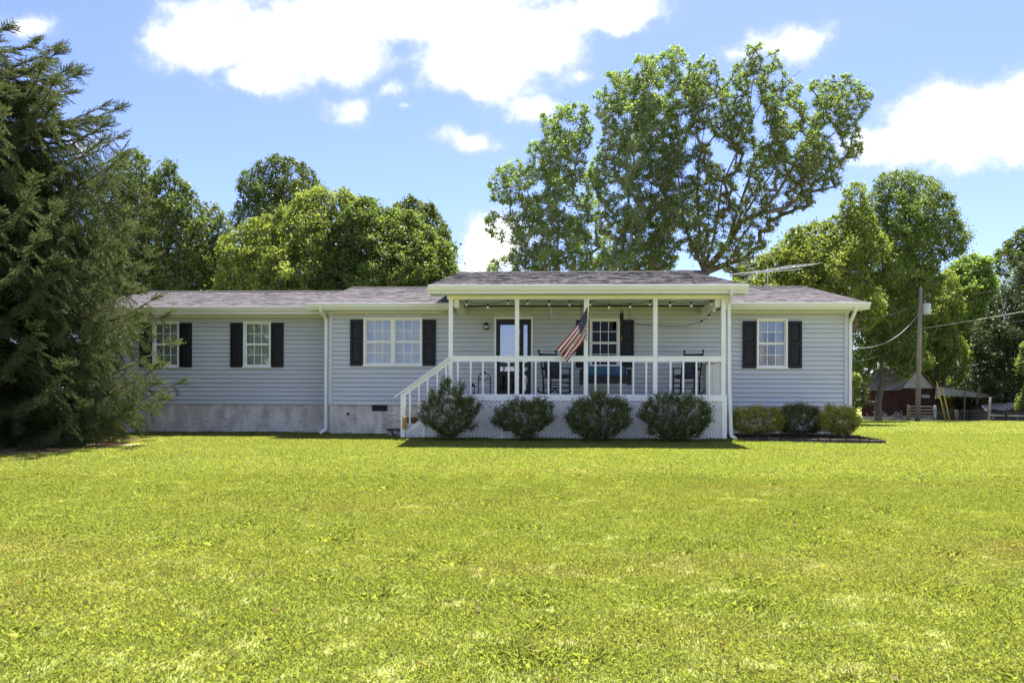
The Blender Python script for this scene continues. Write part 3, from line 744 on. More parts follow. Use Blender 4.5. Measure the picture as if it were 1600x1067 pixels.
# ---------------------------------------------------------------- the porch
porch = thing('front_porch', 'white wooden front porch with railing, lattice skirt and side stairs', 'porch', (PX(917, YP), YP, 0))
posts = [704.5, 807.8, 915.5, 1023.5, 1129.8]
XP0, XP1 = PX(700.5, YP), PX(1133.8, YP)
for p in posts:
    x = PX(p, YP, 540); po = MB(); po.box(x-.05, x+.05, YP-.05, YP+.05, ZFLOOR-.28, ZBB); po.build('post', 'white', porch)
box('beam', XP0-.03, XP1+.03, YP-.07, YP+.07, ZBB, ZBT-.0005, 'white', porch)
ZC = PZ(480.5, 860, YW)
ce = box('ceiling', XP0-.02, XP1+.02, YP+.071, YW-.037, ZC, ZC+.03, 'soffit', porch)
rb = MB(); x = XP0
while x < XP1: rb.box(x, x+.012, YP+.075, YW-.03, ZC-.007, ZC-.0005); x += .10
rb.build('ceiling_ribs', 'soffit', ce, kind='stuff')
box('ceiling_trim', XP0+.2, XP1-.2, YW-.07, YW-.0375, ZC-.03, ZC-.008, 'white', porch)
for px_ in (712, 1122):
    x = PX(px_, YP); box('side_beam', x-.06, x+.06, YP+.071, YW-.0375, PZ(492, 1103, YW), ZC-.0075, 'white', porch)
# deck boards, rim
k = 0; y = YP-.03
while y < YW-.05:
    box('deck_board', XP0, XP1, y, min(y+.138, YW-.03), ZFLOOR-.03, ZFLOOR, 'deck', porch); y += .142
ZRB = PZ(626.4, 920, YP)
box('rim_board', XP0-.01, XP1+.01, YP-.075, YP-.0505, ZRB, ZFLOOR-.002, 'white', porch)
box('side_rim_board', XP1-.03, XP1+.008, YP-.05, YW-.03, ZRB, ZFLOOR-.031, 'white', porch)
box('side_rim_board', XP0-.008, XP0+.03, YP-.05, YW-.03, ZRB, ZFLOOR-.031, 'white', porch)
# railing
ZRT, ZRBm = PZ(556.3, 920, YP), PZ(565.2, 920, YP)
for a, b_ in zip(posts[:-1], posts[1:]):
    xa, xb = PX(a, YP, 560)+.0505, PX(b_, YP, 560)-.0505
    box('top_rail', xa, xb, YP-.06, YP-.02, ZRBm, ZRT-.03, 'white', porch)
    box('rail_cap', xa, xb, YP-.075, YP+.05, ZRT-.0295, ZRT, 'white', porch)
bal = [716, 736, 755, 775, 795, 818, 837, 857, 875.5, 894, 930, 950, 969.5, 989, 1009, 1046.7, 1066.6, 1087, 1107]
bm = MB().box(-.02, .02, 0, .04, 0, ZRBm+.03-ZFLOOR+.08).mesh('baluster'); bm.materials.append(M['white'])
bolt = MB().lathe((0, 0, 0), [(.016, .0), (.016, -.008), (.008, -.012)], 8, 'y').mesh('bolt'); bolt.materials.append(M['concrete'])
for p in bal:
    x = PX(p, YP, 590); o = bpy.data.objects.new('baluster', bm); COL.objects.link(o); o.parent = porch; o.location = Vector((x, YP-.1005, ZFLOOR-.08))-porch.location
    o2 = bpy.data.objects.new('bolt', bolt); COL.objects.link(o2); o2.parent = porch; o2.location = Vector((x, YP-.0755, PZ(620.3, p, YP)-.02))-porch.location
# right side rail
xr_ = XP1-.06
box('side_rail', xr_-.02, xr_+.02, YP+.051, YW-.13, ZRBm, ZRT-.03, 'white', porch); box('side_rail_cap', xr_-.06, xr_+.06, YP+.051, YW-.13, ZRT-.0295, ZRT, 'white', porch)
box('wall_post', xr_-.05, xr_+.05, YW-.13, YW-.03, ZFLOOR, ZRT-.03, 'white', porch)
for k in range(6):
    y = YP+.3+k*.23; o = bpy.data.objects.new('baluster', bm); COL.objects.link(o); o.parent = porch; o.location = Vector((xr_, y, ZFLOOR-.0))-porch.location; o.scale = (1, 1, (ZRBm-ZFLOOR)/(ZRBm+.03-ZFLOOR+.08))
# lattice
def lattice(x0, x1, Y, z0, z1, clip=None, name='lattice_panel'):
    """crossed diagonal laths inside a rectangle (clip(x) gives a sloping top)"""
    mb = MB(); p = .088; wd = .030; zt_max = z1
    def lath(c, sgn, yy):
        # line: z - z0 = sgn*(x - c)
        pts = []
        n = 60; 
        a = max(x0, c) if sgn > 0 else x0; b_ = x1 if sgn > 0 else min(x1, c)
        if b_-a < .01: return
        xs_ = [a+(b_-a)*i/n for i in range(n+1)]
        ok = [x for x in xs_ if z0 <= z0+sgn*(x-c) <= min(z1, clip(x) if clip else z1)]
        if len(ok) < 2: return
        xa, xb = ok[0], ok[-1]; za, zb = z0+sgn*(xa-c), z0+sgn*(xb-c)
        mb.beam((xa, yy, za), (xb, yy, zb), wd, .007, up=(0, 1, 0))
    h = z1-z0; c = x0-h
    while c < x1+h:
        lath(c, 1, Y); lath(c+.044, -1, Y-.0085); c += p
    return mb.build(name, 'white', porch, kind='stuff')
ZB0 = .015
seams = [694, 785, 915, 1040, 1133]
for a, b_ in zip(seams[:-1], seams[1:]):
    lattice(PX(a, YP)+.02, PX(b_, YP)-.02, YP-.045, ZB0, ZRB+.01)
for s_ in (663, 694, 785, 915, 1040): x = PX(s_, YP, 670); box('lattice_batten', x-.028, x+.028, YP-.075, YP-.058, ZB0, (ZRB-.001 if s_ > 690 else PZ(655, 663, YP)), 'white', porch)
x = PX(1130.5, YP, 670); box('corner_board', x-.055, x+.06, YP-.078, YP-.052, ZB0, ZRB-.001, 'white', porch)
ls = MB()
# right side lattice
mbs = MB(); h = ZRB-ZB0; c = YP-.03-h
while c < YW:
    for sg in (1, -1):
        ok = [yy for yy in np.linspace(YP-.03, YW-.03, 60) if ZB0 <= ZB0+sg*(yy-c) <= ZRB] if sg > 0 else [yy for yy in np.linspace(YP-.03, YW-.03, 60) if ZB0 <= ZB0-(yy-c-h) <= ZRB]
        if len(ok) > 1:
            ya, yb = ok[0], ok[-1]; za, zb = (ZB0+(ya-c), ZB0+(yb-c)) if sg > 0 else (ZB0-(ya-c-h), ZB0-(yb-c-h))
            mbs.beam((XP1-.02+.009*(sg > 0), ya, za), (XP1-.02+.009*(sg > 0), yb, zb), .028, .007, up=(1, 0, 0))
    c += .088
mbs.build('side_lattice_panel', 'white', porch, kind='stuff')
# stairs, going down to the left along the wall
XN = PX(630.5, YP, 650); nst = 6; rise = ZFLOOR/nst; xtop = XP0; run = (xtop-(XN+.1))/(nst-1)
st = MB()
for k in range(1, nst):
    zt = ZFLOOR-rise*k; xa = xtop-run*k
    box('tread', xa-.03, xa+run, YP+.03, YW-.12, zt-.035, zt, 'step', porch)
    box('riser', xa+run-.02, xa+run-.0005, YP+.035, YW-.125, zt+.0005, zt+rise-.036, 'white', porch)
for yy in (YP-.005, YW-.11):
    q = MB(); q.hexa([(xtop-.02, yy, ZFLOOR-.32), (xtop-.02, yy+.03, ZFLOOR-.32), (XN+.08, yy+.03, .0), (XN+.08, yy, .0), (xtop-.02, yy, ZFLOOR-.04), (xtop-.02, yy+.03, ZFLOOR-.04), (XN+.08, yy+.03, .2), (XN+.08, yy, .2)]); q.build('stringer', 'white', porch)
zn = PZ(615, 630, YP)
box('newel_post', XN-.055, XN+.055, YP-.10, YP-.0, ZB0-.03, zn, 'white', porch)
pa, pb_ = P(616, 621, YP-.06), P(703, 558.5, YP-.06); dz_ = (pb_.z-pa.z)/(pb_.x-pa.x)
MB().beam(pa, pb_, .13, .03).build('stair_rail_cap', 'white', porch)
off = Vector((0, -.01, -.085)); a2 = P(630, 611, YP-.06)
MB().beam((XN+.0, YP-.045, pa.z+dz_*(XN-pa.x)-.075), (PX(704, YP)-.051, YP-.045, pa.z+dz_*(PX(704, YP)-.051-pa.x)-.075), .038, .11).build('stair_rail', 'white', porch)
for p in (641.5, 655.5, 669, 684, 697.5):
    x = PX(p, YP, 610); zt = pa.z+dz_*(x-pa.x)-.05; zb_ = .26+dz_*(x-XN-.08)
    box('stair_baluster', x-.02, x+.02, YP-.1005, YP-.066, zb_, zt, 'white', porch)
MB().beam((XN+.06, YP-.052, .15), (PX(694, YP), YP-.052, .15+dz_*(PX(694, YP)-XN-.06)), .02, .10).build('stair_skirt', 'white', porch)
lattice(XN+.06, PX(694, YP)-.03, YP-.04, ZB0, ZRB, clip=lambda x: .13+dz_*(x-XN-.06), name='stair_lattice')
tag(box('porch_dirt_shade', XN+.1, XP1-.05, YP+.03, YW-.01, -.1, .02, 'shade_dirt', None), 'bare soil sheet under the porch, coloured dark as painted shade', None, None, 'structure')  # dark soil sheet added so the lattice holes look shaded
# ---------------------------------------------------------------- things on the porch
def rocker(px, Y, rz, label, hgt=1.12):
    x = PX(px, Y, 600); t = thing('rocking_chair', label, 'rocking chair', (x, Y, ZFLOOR), 'porch rocking chairs', rz)
    kw = dict(parent=t, local=True); W_ = .27
    # faces -y
    for s in (-1, 1):
        MB().tube([(s*W_, -.40, .12), (s*W_, -.2, .03), (s*W_, .05, .018), (s*W_, .35, .06), (s*W_, .52, .15)], .018, 8).build('rocker', 'blackwood', smooth=True, **kw)
        MB().tube([(s*W_, -.24, .05), (s*W_, -.24, .42), (s*W_, -.24, .64)], [.017, .021, .016], 8).build('front_leg', 'blackwood', smooth=True, **kw)
        bp_ = MB().tube([(s*W_*.92, .17, .05), (s*W_*.92, .20, .45), (s*W_*.92, .30, .80), (s*W_*.92, .42, hgt-.06)], .02, 8).build('back_post', 'blackwood', smooth=True, **kw)
        MB().lathe((s*W_*.92, .435, hgt-.05), [(.012, 0), (.026, .02), (.03, .04), (.02, .065), (.004, .08)], 10).build('finial', 'blackwood', bp_, smooth=True, local=True)
        ar = MB(); ar.hexa([(s*W_-.045, -.30, .645), (s*W_+.045, -.30, .645), (s*W_+.03, .26, .665), (s*W_-.03, .26, .665), (s*W_-.045, -.30, .67), (s*W_+.045, -.30, .67), (s*W_+.03, .26, .69), (s*W_-.03, .26, .69)]); ar.build('arm', 'blackwood', **kw)
        for z in (.17, .28):
            MB().tube([(s*W_, -.24, z), (s*W_*.95, .18, z+.02)], .011, 6).build('side_stretcher', 'blackwood', **kw)
    for z, y in ((.16, -.24), (.30, -.24), (.24, .18)):
        MB().tube([(-W_, y, z), (W_, y, z)], .011, 6).build('stretcher', 'blackwood', **kw)
    for k in range(7):
        y = -.25+.068*k; MB().box(-W_, W_, y, y+.056, .42-.01*k*.3, .44-.01*k*.3).build('seat_slat', 'blackwood', **kw)
    for z, h in ((.62, .05), (hgt-.17, .09)):
        yy = .245+(z-.6)*.34; MB().hexa([(-W_*.9, yy-.01, z), (W_*.9, yy-.01, z), (W_*.9, yy+.012, z), (-W_*.9, yy+.012, z), (-W_*.9, yy+.02, z+h), (W_*.9, yy+.02, z+h), (W_*.9, yy+.042, z+h), (-W_*.9, yy+.042, z+h)]).build('back_rail', 'blackwood', **kw)
    cu = MB(); c0, c1 = (.17, .47), (.36, hgt-.12)
    pr = [(c0[0]-.02, c0[1]), (c0[0]-.06, c0[1]+.08), (c1[0]-.085, c1[1]-.08), (c1[0]-.05, c1[1]), (c1[0]-.02, c1[1]-.01), (c0[0]+.025, c0[1]+.02)]
    cu.extx(pr, -W_*.72, W_*.72); cu.build('back_cushion', 'slate', **kw)
    MB().extx([(-.27, .445), (-.285, .47), (-.26, .50), (.14, .49), (.16, .46), (.14, .432)], -W_*.85, W_*.85).build('seat_cushion', 'slate', **kw)
    return t
rocker(868, 19.35, R(28), 'black rocking chair with slate cushions behind the hanging flag')
rocker(1074, 19.3, R(-32), 'black rocking chair with slate cushions beside the porch side railing')
# swing bench
Ysw = 19.25; xs_c = PX(945.5, Ysw, 590); sw = thing('porch_swing', 'dark wooden hanging bench swing with blue back cushion in front of window', 'porch swing', (xs_c, Ysw, ZFLOOR))
hw = .56
for k in range(5): MB().box(-hw, hw, -.26+.10*k, -.26+.10*k+.085, .40-.008*k, .425-.008*k).build('seat_slat', 'blackwood', sw, local=True)
MB().box(-hw, hw, -.275, -.25, .27, .40).build('front_apron', 'blackwood', sw, local=True)
for k in range(9):
    x = -hw+.03+k*(2*hw-.06)/8; MB().hexa([(x-.03, .20, .36), (x+.03, .20, .36), (x+.03, .222, .36), (x-.03, .222, .36), (x-.03, .30, .70), (x+.03, .30, .70), (x+.03, .32, .70), (x-.03, .32, .70)]).build('back_slat', 'blackwood', sw, local=True)
MB().box(-hw, hw, .285, .335, .665, .70).build('back_rail', 'blackwood', sw, local=True)
for s in (-1, 1):
    a = MB(); a.box(s*(hw+.035)-.03, s*(hw+.035)+.03, -.30, .30, .60, .63); a.box(s*(hw+.04)-.025, s*(hw+.04)+.025, -.28, -.23, .24, .5995); a.box(s*(hw+.04)-.024, s*(hw+.04)+.024, .20, .26, .24, .5995); a.box(s*(hw+.04)-.02, s*(hw+.04)+.02, -.229, .199, .30, .36)
    a.build('arm_frame', 'blackwood', sw, local=True)
    for y in (-.25, .25):
        top = ZC-ZFLOOR-.01; ch = MB(); pts = []
        z0_ = .63; n = int((top-z0_)/.035)
        for i in range(n):
            q0 = Vector((s*(hw+.04), y*(1-i/n*.6), z0_+(top-z0_)*i/n)); q1 = Vector((s*(hw+.04), y*(1-(i+1)/n*.6), z0_+(top-z0_)*(i+1)/n+.006))
            ch.beam(q0, q1, .011 if i % 2 else .004, .004 if i % 2 else .011)
        ch.build('chain', 'black', sw, local=True)
cb = MB(); pr = [(.03, .45), (-.02, .50), (.0, .62), (.06, .70), (.16, .715), (.19, .66), (.14, .50), (.11, .45)]
cb.extx(pr, -.46, .50); cb.build('back_cushion', 'blue', sw, local=True)
MB().extx([(-.26, .43), (-.275, .455), (-.25, .475), (.10, .468), (.11, .43)], -.50, .52).build('seat_cushion', 'slate', sw, local=True)
# wire arch plant stand
Ya = 19.7; xa_ = PX(757, Ya); ws = thing('wire_plant_stand', 'black wire arch stand with small round ornaments beside the front door', 'plant stand', (xa_, Ya, ZFLOOR))
for y in (-.12, .12):
    pts = [(-.155, y, 0), (-.155, y, .38)] + [(.155*math.cos(a), y, .40+.14*math.sin(a)) for a in np.linspace(math.pi, 0, 13)] + [(.155, y, .38), (.155, y, 0)]
    MB().tube(pts, .007, 6).build('arch', 'black', ws, local=True, smooth=True)
for z in (.12, .36):
    MB().tube([(-.155, -.12, z), (.155, -.12, z)], .005, 5).build('cross_wire', 'black', ws, local=True); MB().tube([(-.155, .12, z), (.155, .12, z)], .005, 5).build('cross_wire', 'black', ws, local=True)
    for s in (-1, 1): MB().tube([(.155*s, -.12, z), (.155*s, .12, z)], .005, 5).build('cross_wire', 'black', ws, local=True)
for (x, z) in ((-.10, .40), (0, .36), (.09, .41), (.02, .56)): MB().lathe((x, -.12, z-.025), [(.004, 0), (.02, .01), (.026, .025), (.02, .04), (.004, .05)], 10).build('ornament', 'black', ws, local=True, smooth=True)
# boot-like dark lantern next to it
xl_ = PX(739, Ya); ln = thing('floor_lantern', 'small dark lantern standing on the porch left of the wire stand', 'lantern', (xl_, Ya, ZFLOOR))
MB().lathe((0, 0, 0), [(.075, 0), (.075, .02), (.06, .03)], 8).build('base', 'black', ln, local=True)
for k in range(4): a = math.pi/4+k*math.pi/2; MB().tube([(.06*math.cos(a), .06*math.sin(a), .025), (.06*math.cos(a), .06*math.sin(a), .20)], .006, 5).build('upright', 'black', ln, local=True)
MB().lathe((0, 0, .195), [(.075, 0), (.07, .02), (.02, .07), (.015, .09)], 8).build('roof', 'black', ln, local=True)
MB().lathe((0, 0, .02), [(.03, 0), (.03, .10), (.028, .105)], 10).build('candle', 'curtain', ln, local=True)
# wall lantern
q = P(760, 515.5, YW); wl_ = thing('wall_lantern', 'black arched wall lantern on the siding left of the front door', 'wall lamp', (q.x, YW-.046, q.z))
MB().box(-.035, .035, -.008, .008, .02, .17).build('back_plate', 'black', wl_, local=True)
MB().lathe((0, -.09, 0), [(.065, 0), (.07, .01), (.07, .02), (.06, .025)], 12).build('base', 'black', wl_, local=True)
MB().lathe((0, -.09, .025), [(.03, 0), (.05, .03), (.045, .08), (.02, .10)], 12).build('glass', 'bulb', wl_, local=True, smooth=True)
MB().lathe((0, -.09, .11), [(.07, 0), (.068, .02), (.05, .05), (.02, .07), (.01, .085)], 12).build('hood', 'black', wl_, local=True, smooth=True)
for k in range(4): a = k*math.pi/2+.4; MB().tube([(.06*math.cos(a), -.09+.06*math.sin(a), .02), (.066*math.cos(a), -.09+.066*math.sin(a), .115)], .005, 5).build('cage_bar', 'black', wl_, local=True)
MB().tube([(0, -.005, .14), (0, -.05, .19), (0, -.09, .19)], .01, 6).build('arm', 'black', wl_, local=True)
# string lights
def bulbstring(name, pts, label, wire_extra=()):
    q0 = pts[0]; t = thing(name, label, 'string lights', q0)
    allp = []
    for a, b_ in zip(pts[:-1], pts[1:]):
        for k in range(6):
            s = k/6; p = a.lerp(b_, s); p.z += .075+.018*math.cos(2*math.pi*s)-.018; allp.append(p)
    allp.append(pts[-1]+Vector((0, 0, .075)))
    allp += [Vector(w_) for w_ in wire_extra]
    MB().tube(allp, .006, 5).build('cord', 'black', t)
    for p in pts:
        so_ = MB().lathe(p, [(.016, .02), (.03, .022), (.024, .04), (.016, .075), (.008, .08)], 8).build('bulb_socket', 'black', t)
        MB().lathe(p, [(.004, -.055), (.022, -.045), (.031, -.02), (.026, .005), (.014, .022)], 10).build('bulb', 'bulb', so_, smooth=True)
Yb = YP+.16
front = [P(x, y, Yb) for x, y in ((729, 475), (762, 479.5), (794, 473), (824.5, 473.5), (858, 474.5), (890, 475), (922, 475), (951.5, 479.5), (984.5, 478.5), (1015.5, 474.5), (1047, 476), (1080, 476.5), (1112, 474))]
left = [P(709, 474, YP+.3), P(715, 482, YP+.8), P(717.5, 487.5, YP+1.25)]
right = [P(1114.5, 481.5, YP+.45), P(1116, 484.5, YP+.8), P(1108.5, 495.5, YP+1.2), P(1096.5, 505, YP+1.55)]
bulbstring('string_lights', left[::-1]+front, 'black cord of clear bulbs strung along the front porch beam')
ex = [P(1072, 510, YW-.06), P(1040, 510, YW-.05), P(1000, 507, YW-.05), P(990, 505, YW-.05)]
bulbstring('string_lights', [right[1], right[0], right[2], right[3]], 'short cord of clear bulbs sagging to the wall at the railing end', ex)
# wind chimes
def chime(px, pt, pb_, Y, label, dark):
    a = P(px, pt, Y); b_ = P(px, pb_, Y); t = thing('wind_chime', label, 'wind chime', a); ln_ = a.z-b_.z
    MB().lathe((0, 0, -.012), [(.045, 0), (.05, .008), (.045, .016)], 12).build('top_disc', 'brownwood', t, local=True)
    MB().tube([(0, 0, 0), (0, 0, ZC-a.z)], .003, 4).build('cord', 'black', t, local=True)
    n = 6 if dark else 5
    for k in range(n):
        an = 2*math.pi*k/n; lk = ln_*(.72+.28*((k*37) % 5)/4)
        MB().tube([(.036*math.cos(an), .036*math.sin(an), -.05), (.036*math.cos(an), .036*math.sin(an), -lk)], .012 if dark else .008, 8).build('chime_tube', 'black' if dark else 'steel', t, local=True)
        MB().tube([(.036*math.cos(an), .036*math.sin(an), -.01), (.036*math.cos(an), .036*math.sin(an), -.05)], .0025, 4).build('hanger', 'black', t, local=True)
    tail = ln_+(.34 if dark else .06)
    MB().tube([(0, 0, -.01), (0, 0, -tail)], .003, 4).build('clapper_cord', 'black', t, local=True)
    MB().lathe((0, 0, -ln_*.6), [(.026, 0), (.026, .012)], 10).build('clapper', 'brownwood', t, local=True)
    MB().lathe((0, 0, -tail-.06), [(.004, 0), (.016, .03), (.016, .06), (.004, .08)], 8).build('wind_catcher', 'orange' if dark else 'steel', t, local=True)
chime(863.5, 478, 496, YP+.7, 'silver wind chime hanging between the front door and the flag', False)
chime(971.5, 485.5, 506, YP+.6, 'long black wind chime with orange wind catcher by the shuttered window', True)
# the flag
A, B, Cc, D = P(919.5, 476, YP-.55), P(917, 515, YP-.12), P(870.5, 545, YP-.35), P(886.5, 566, YP-.22)
fl = thing('flag', 'striped red and white flag with starry navy canton hanging from porch post', 'flag', P(917, 520, YP-.05))
def FP(u, v, off=0.0):
    top = A.lerp(Cc, u) + Vector((.05*math.sin(math.pi*u), 0, -.02*math.sin(math.pi*u))); bot = B.lerp(D, u) + Vector((.07*math.sin(math.pi*min(1, u*1.3)), 0, 0))
    wv_ = v*1.24 if v < .5 else (.62-(v-.5) if v < .62 else .5+(v-.62)*.5/.38)
    p = top.lerp(bot, wv_)
    if v >= .5: p.y += .03*min(1, (v-.5)/.12)
    p.y += .075*math.sin(v*2*math.pi*1.7+u*2.6+.4)*(.25+.75*u) + .03*math.sin(u*7+v*3) + off
    p.x += .012*math.sin(v*12+u*5)*u; p.z += .008*math.sin(v*9+2*u)*u
    return p
mb = MB(); nu, nv_ = 40, 26
for i in range(nu+1):
    for j in range(nv_+1): mb.v.append(tuple(FP(i/nu, j/nv_)))
for i in range(nu):
    for j in range(nv_):
        a = i*(nv_+1)+j; mb.f.append((a, a+nv_+1, a+nv_+2, a+1)); st_ = j//2
        mb.mi.append(2 if (i < 16 and st_ < 7) else (0 if st_ % 2 == 0 else 1))
mb.m = 1; mb.build('cloth', ['red', 'flagwhite', 'navy'], fl, smooth=True)
sm = MB()
for rw in range(9):
    for k in range(6 if rw % 2 == 0 else 5):
        u = .4*(1+2*k+(rw % 2))/12; v = (7/13)*(rw+1)/10
        for off in (-.004, .004):
            pts = []
            for q_ in range(10):
                an = math.pi/2+q_*math.pi/5; r_ = .0165 if q_ % 2 == 0 else .0075
                pts.append(FP(u+r_*math.cos(an)*.62, v-r_*math.sin(an)*1.15, off))
            c = FP(u, v, off)
            for q_ in range(10): sm.face([c, pts[q_], pts[(q_+1) % 10]])
sm.build('stars', 'flagwhite', fl, kind='stuff')
dpole = (A-B).normalized(); p0 = B-dpole*.22; p1 = A+dpole*.10
MB().tube([p0, p1], .012, 10).build('flag_pole', 'white', fl, smooth=True)
MB().lathe(p1-Vector((0, 0, .0)), [(.008, -.01), (.026, .01), (.03, .03), (.02, .05), (.004, .06)], 12).build('finial', 'gutter', fl, smooth=True)
bx_ = PX(915.5, YP); MB().box(bx_-.03, bx_+.03, YP-.064, YP-.0505, p0.z-.08, p0.z+.09).tube([p0-dpole*.06, p0+dpole*.06], .02, 10).tube([(bx_, YP-.06, p0.z), p0], .014, 8).build('bracket', 'galv', fl)
# stair ornament, planter box, slab
q = P(632, 670, YP-.12); or_ = thing('cat_ornament', 'tall yellow and orange cat shaped ornament leaning on the stair newel post', 'ornament', (q.x, YP-.145, q.z))
o_ = MB(); o_.lathe((0, 0, 0), [(.042, 0), (.048, .03), (.04, .10), (.03, .16), (.036, .21), (.045, .25), (.04, .29), (.02, .31)], 12); o_.build('body', 'yellow', or_, local=True, smooth=True)
for s in (-1, 1): MB().lathe((s*.026, 0, .285), [(.016, 0), (.012, .02), (.002, .045)], 8).build('ear', 'black', or_, local=True)
for z in (.06, .12, .18): MB().lathe((0, 0, z), [(.046, 0), (.047, .012), (.043, .024)], 12).build('stripe', 'orange', or_, local=True)
MB().tube([(.04, .01, .03), (.075, .0, .06), (.07, 0, .13)], [.012, .012, .006], 8).build('tail', 'orange', or_, local=True, smooth=True)
q = P(648, 660, YP+.7); kz = ZFLOOR-rise*4
pl = thing('planter_box', 'small brown wooden box holding a pale figurine on the porch stairs', 'planter', (q.x, YP+.5, kz))
for (a, b_, c, d) in ((-.15, .15, -.1, -.085), (-.15, .15, .085, .1)): MB().box(a, b_, c, d, 0, .15).build('side_board', 'brownwood', pl, local=True)
for s in (-1, 1): MB().box(s*.15-.0149 if s > 0 else -.15, .15 if s > 0 else -.135, -.084, .084, 0, .148).build('end_board', 'brownwood', pl, local=True)
MB().box(-.134, .134, -.084, .084, 0, .1).build('soil', 'mulch', pl, local=True)
MB().lathe((.03, 0, .1), [(.03, 0), (.035, .03), (.02, .06), (.028, .09), (.02, .115), (.005, .13)], 10).build('figurine', 'concrete', pl, local=True, smooth=True)
q = P(617, 676, YW-.4); sl = thing('stepping_slab', 'low grey slab on small blocks against the foundation by the stairs', 'slab', (q.x, YW-.42, gz1(q.x, YW-.42)))
sl_z = .14; MB().hexa([(-.2, -.14, sl_z), (.2, -.14, sl_z), (.2, .14, sl_z), (-.2, .14, sl_z), (-.19, -.13, sl_z+.05), (.19, -.13, sl_z+.05), (.19, .13, sl_z+.05), (-.19, .13, sl_z+.05)]).build('slab', 'stone', sl, local=True)
for s in (-1, 1): MB().box(s*.11-.05, s*.11+.05, -.1, .1, -.05, sl_z).build('block', 'concrete', sl, local=True)
# garden bed
bx0, bx1 = PX(1145, 19.3), PX(1382, 18.0, 686)
bed = MB(); NB = 24
top = []; 
ylo = lambda x: 18.75 - .85*math.sin(math.pi*min(1, max(0, (x-bx0)/(bx1-bx0)))*.62)
for i in range(NB):
    xa, xb = bx0+(bx1-bx0)*i/NB, bx0+(bx1-bx0)*(i+1)/NB
    bed.hexa([(xa, ylo(xa), -.05), (xb, ylo(xb), -.05), (xb, YW-.02, -.05), (xa, YW-.02, -.05), (xa, ylo(xa), .055), (xb, ylo(xb), .055), (xb, YW-.02, .09), (xa, YW-.02, .09)])
tag(bed.build('mulch_bed', 'mulch'), 'dark mulch bed along the front wall under the low shrubs', None, None, 'structure')
bd = bpy.data.objects['mulch_bed']; x = bx0
ch = MB(); rnd = random.Random(3)
for _ in range(900):
    xx = rnd.uniform(bx0, bx1); yy = rnd.uniform(ylo(xx), YW-.1); a = rnd.random()*6.3; l_ = rnd.uniform(.03, .08); z_ = .06+.03*(yy-ylo(xx))/(YW-ylo(xx))+rnd.uniform(0, .015)
    ch.beam((xx, yy, z_), (xx+l_*math.cos(a), yy+l_*math.sin(a), z_+rnd.uniform(-.01, .02)), .018, .008)
ch.build('bark_chips', 'mulch', bd, kind='stuff')
i = 0
while x < bx1-.05:
    xb = min(x+rnd.uniform(.22, .34), bx1); ya, yb = ylo(x), ylo(xb); h = rnd.uniform(.05, .085)
    s_ = MB(); s_.hexa([(x+.008, ya-.08, -.05), (xb-.008, yb-.08, -.05), (xb-.008, yb+.0, -.05), (x+.008, ya+.0, -.05), (x+.018, ya-.07, h), (xb-.018, yb-.07, h), (xb-.018, yb-.012, h+.006), (x+.018, ya-.012, h+.006)]); s_.build('edging_stone', 'stone', bd); x = xb

# ---------------------------------------------------------------- TV antenna
Yt = YR+.1; a0, a1 = P(1127, 431, Yt-1.2), P(1272, 413.5, Yt+.4); mid = P(1199.5, 422, Yt-.3)
an = thing('tv_antenna', 'old metal television antenna on a mast above the roof', 'antenna', (mid.x, Yt-.3, ZRM))
MB().tube([(mid.x, mid.y, ZRM-.3), mid+Vector((0, 0, .12))], .02, 8).build('mast', 'galv', an)
hub = a0.lerp(a1, .36)
MB().tube([a0, a1], .011, 8).build('boom', 'galv', an)
MB().tube([hub+Vector((0, 0, -.05)), hub.lerp(a1, .8)+Vector((0, 0, -.10))], .008, 8).build('lower_boom', 'galv', an)
dirb = (a1-a0).normalized(); side = Vector((.55, -.83, .02)).normalized()
side = (side-dirb*side.dot(dirb)).normalized()
for s in (.40, .46, .52, .58, .64, .70, .76, .82, .88, .94, .985):
    c = a0.lerp(a1, s); hl = 1.25-.85*(s-.36)/.64
    MB().tube([c-side*hl, c+side*hl], .0038, 5).build('element', 'galv', an)
for e in (P(1160, 410, Yt-.6), P(1164, 442, Yt-.6)):
    MB().tube([hub, e], .008, 6).build('corner_boom', 'galv', an)
    for s in (.35, .65, .95): c = hub.lerp(e, s); MB().tube([c-side*.22, c+side*.22], .005, 5).build('reflector_rod', 'galv', an)
# ---------------------------------------------------------------- utility pole and wires
Yq = 47.0; b0 = P(1433.5, 652, Yq); xq = b0.x; zq = gz1(xq, Yq); tp_ = P(1438.5, 450, Yq)
up = thing('utility_pole', 'weathered wooden utility pole with grey transformer near the red shed', 'utility pole', (xq, Yq, zq))
MB().tube([(xq, Yq, zq-.3), Vector((xq, Yq, zq)).lerp(tp_, .5), tp_], [.15, .135, .10], 12).build('shaft', 'pole', up, smooth=True)
tc_ = P(1447, 491.5, Yq); hgt = PZ(474.5, 1447, Yq)-tc_.z
tr_ = MB().lathe((tc_.x, Yq-.02, tc_.z), [(.22, 0), (.25, .02), (.25, hgt-.04), (.26, hgt-.03), (.24, hgt)], 16).build('transformer', 'galv', up, smooth=False)
MB().beam((tc_.x-.45, Yq, tc_.z+.2), (tc_.x-.1, Yq, tc_.z+.2), .06, .08).build('bracket', 'galv', up)
MB().lathe((tc_.x-.06, Yq, tc_.z+hgt), [(.03, 0), (.055, .04), (.03, .08), (.055, .12), (.03, .16), (.05, .2), (.02, .25)], 10).build('bushing', 'greyboard', tr_, smooth=True)
c_ = P(1452, 458, Yq); MB().tube([tp_.lerp(b0, .09), c_], .02, 6).tube([c_, c_+Vector((.04, 0, -.25))], .03, 8).build('cutout_fuse', 'greyboard', up)
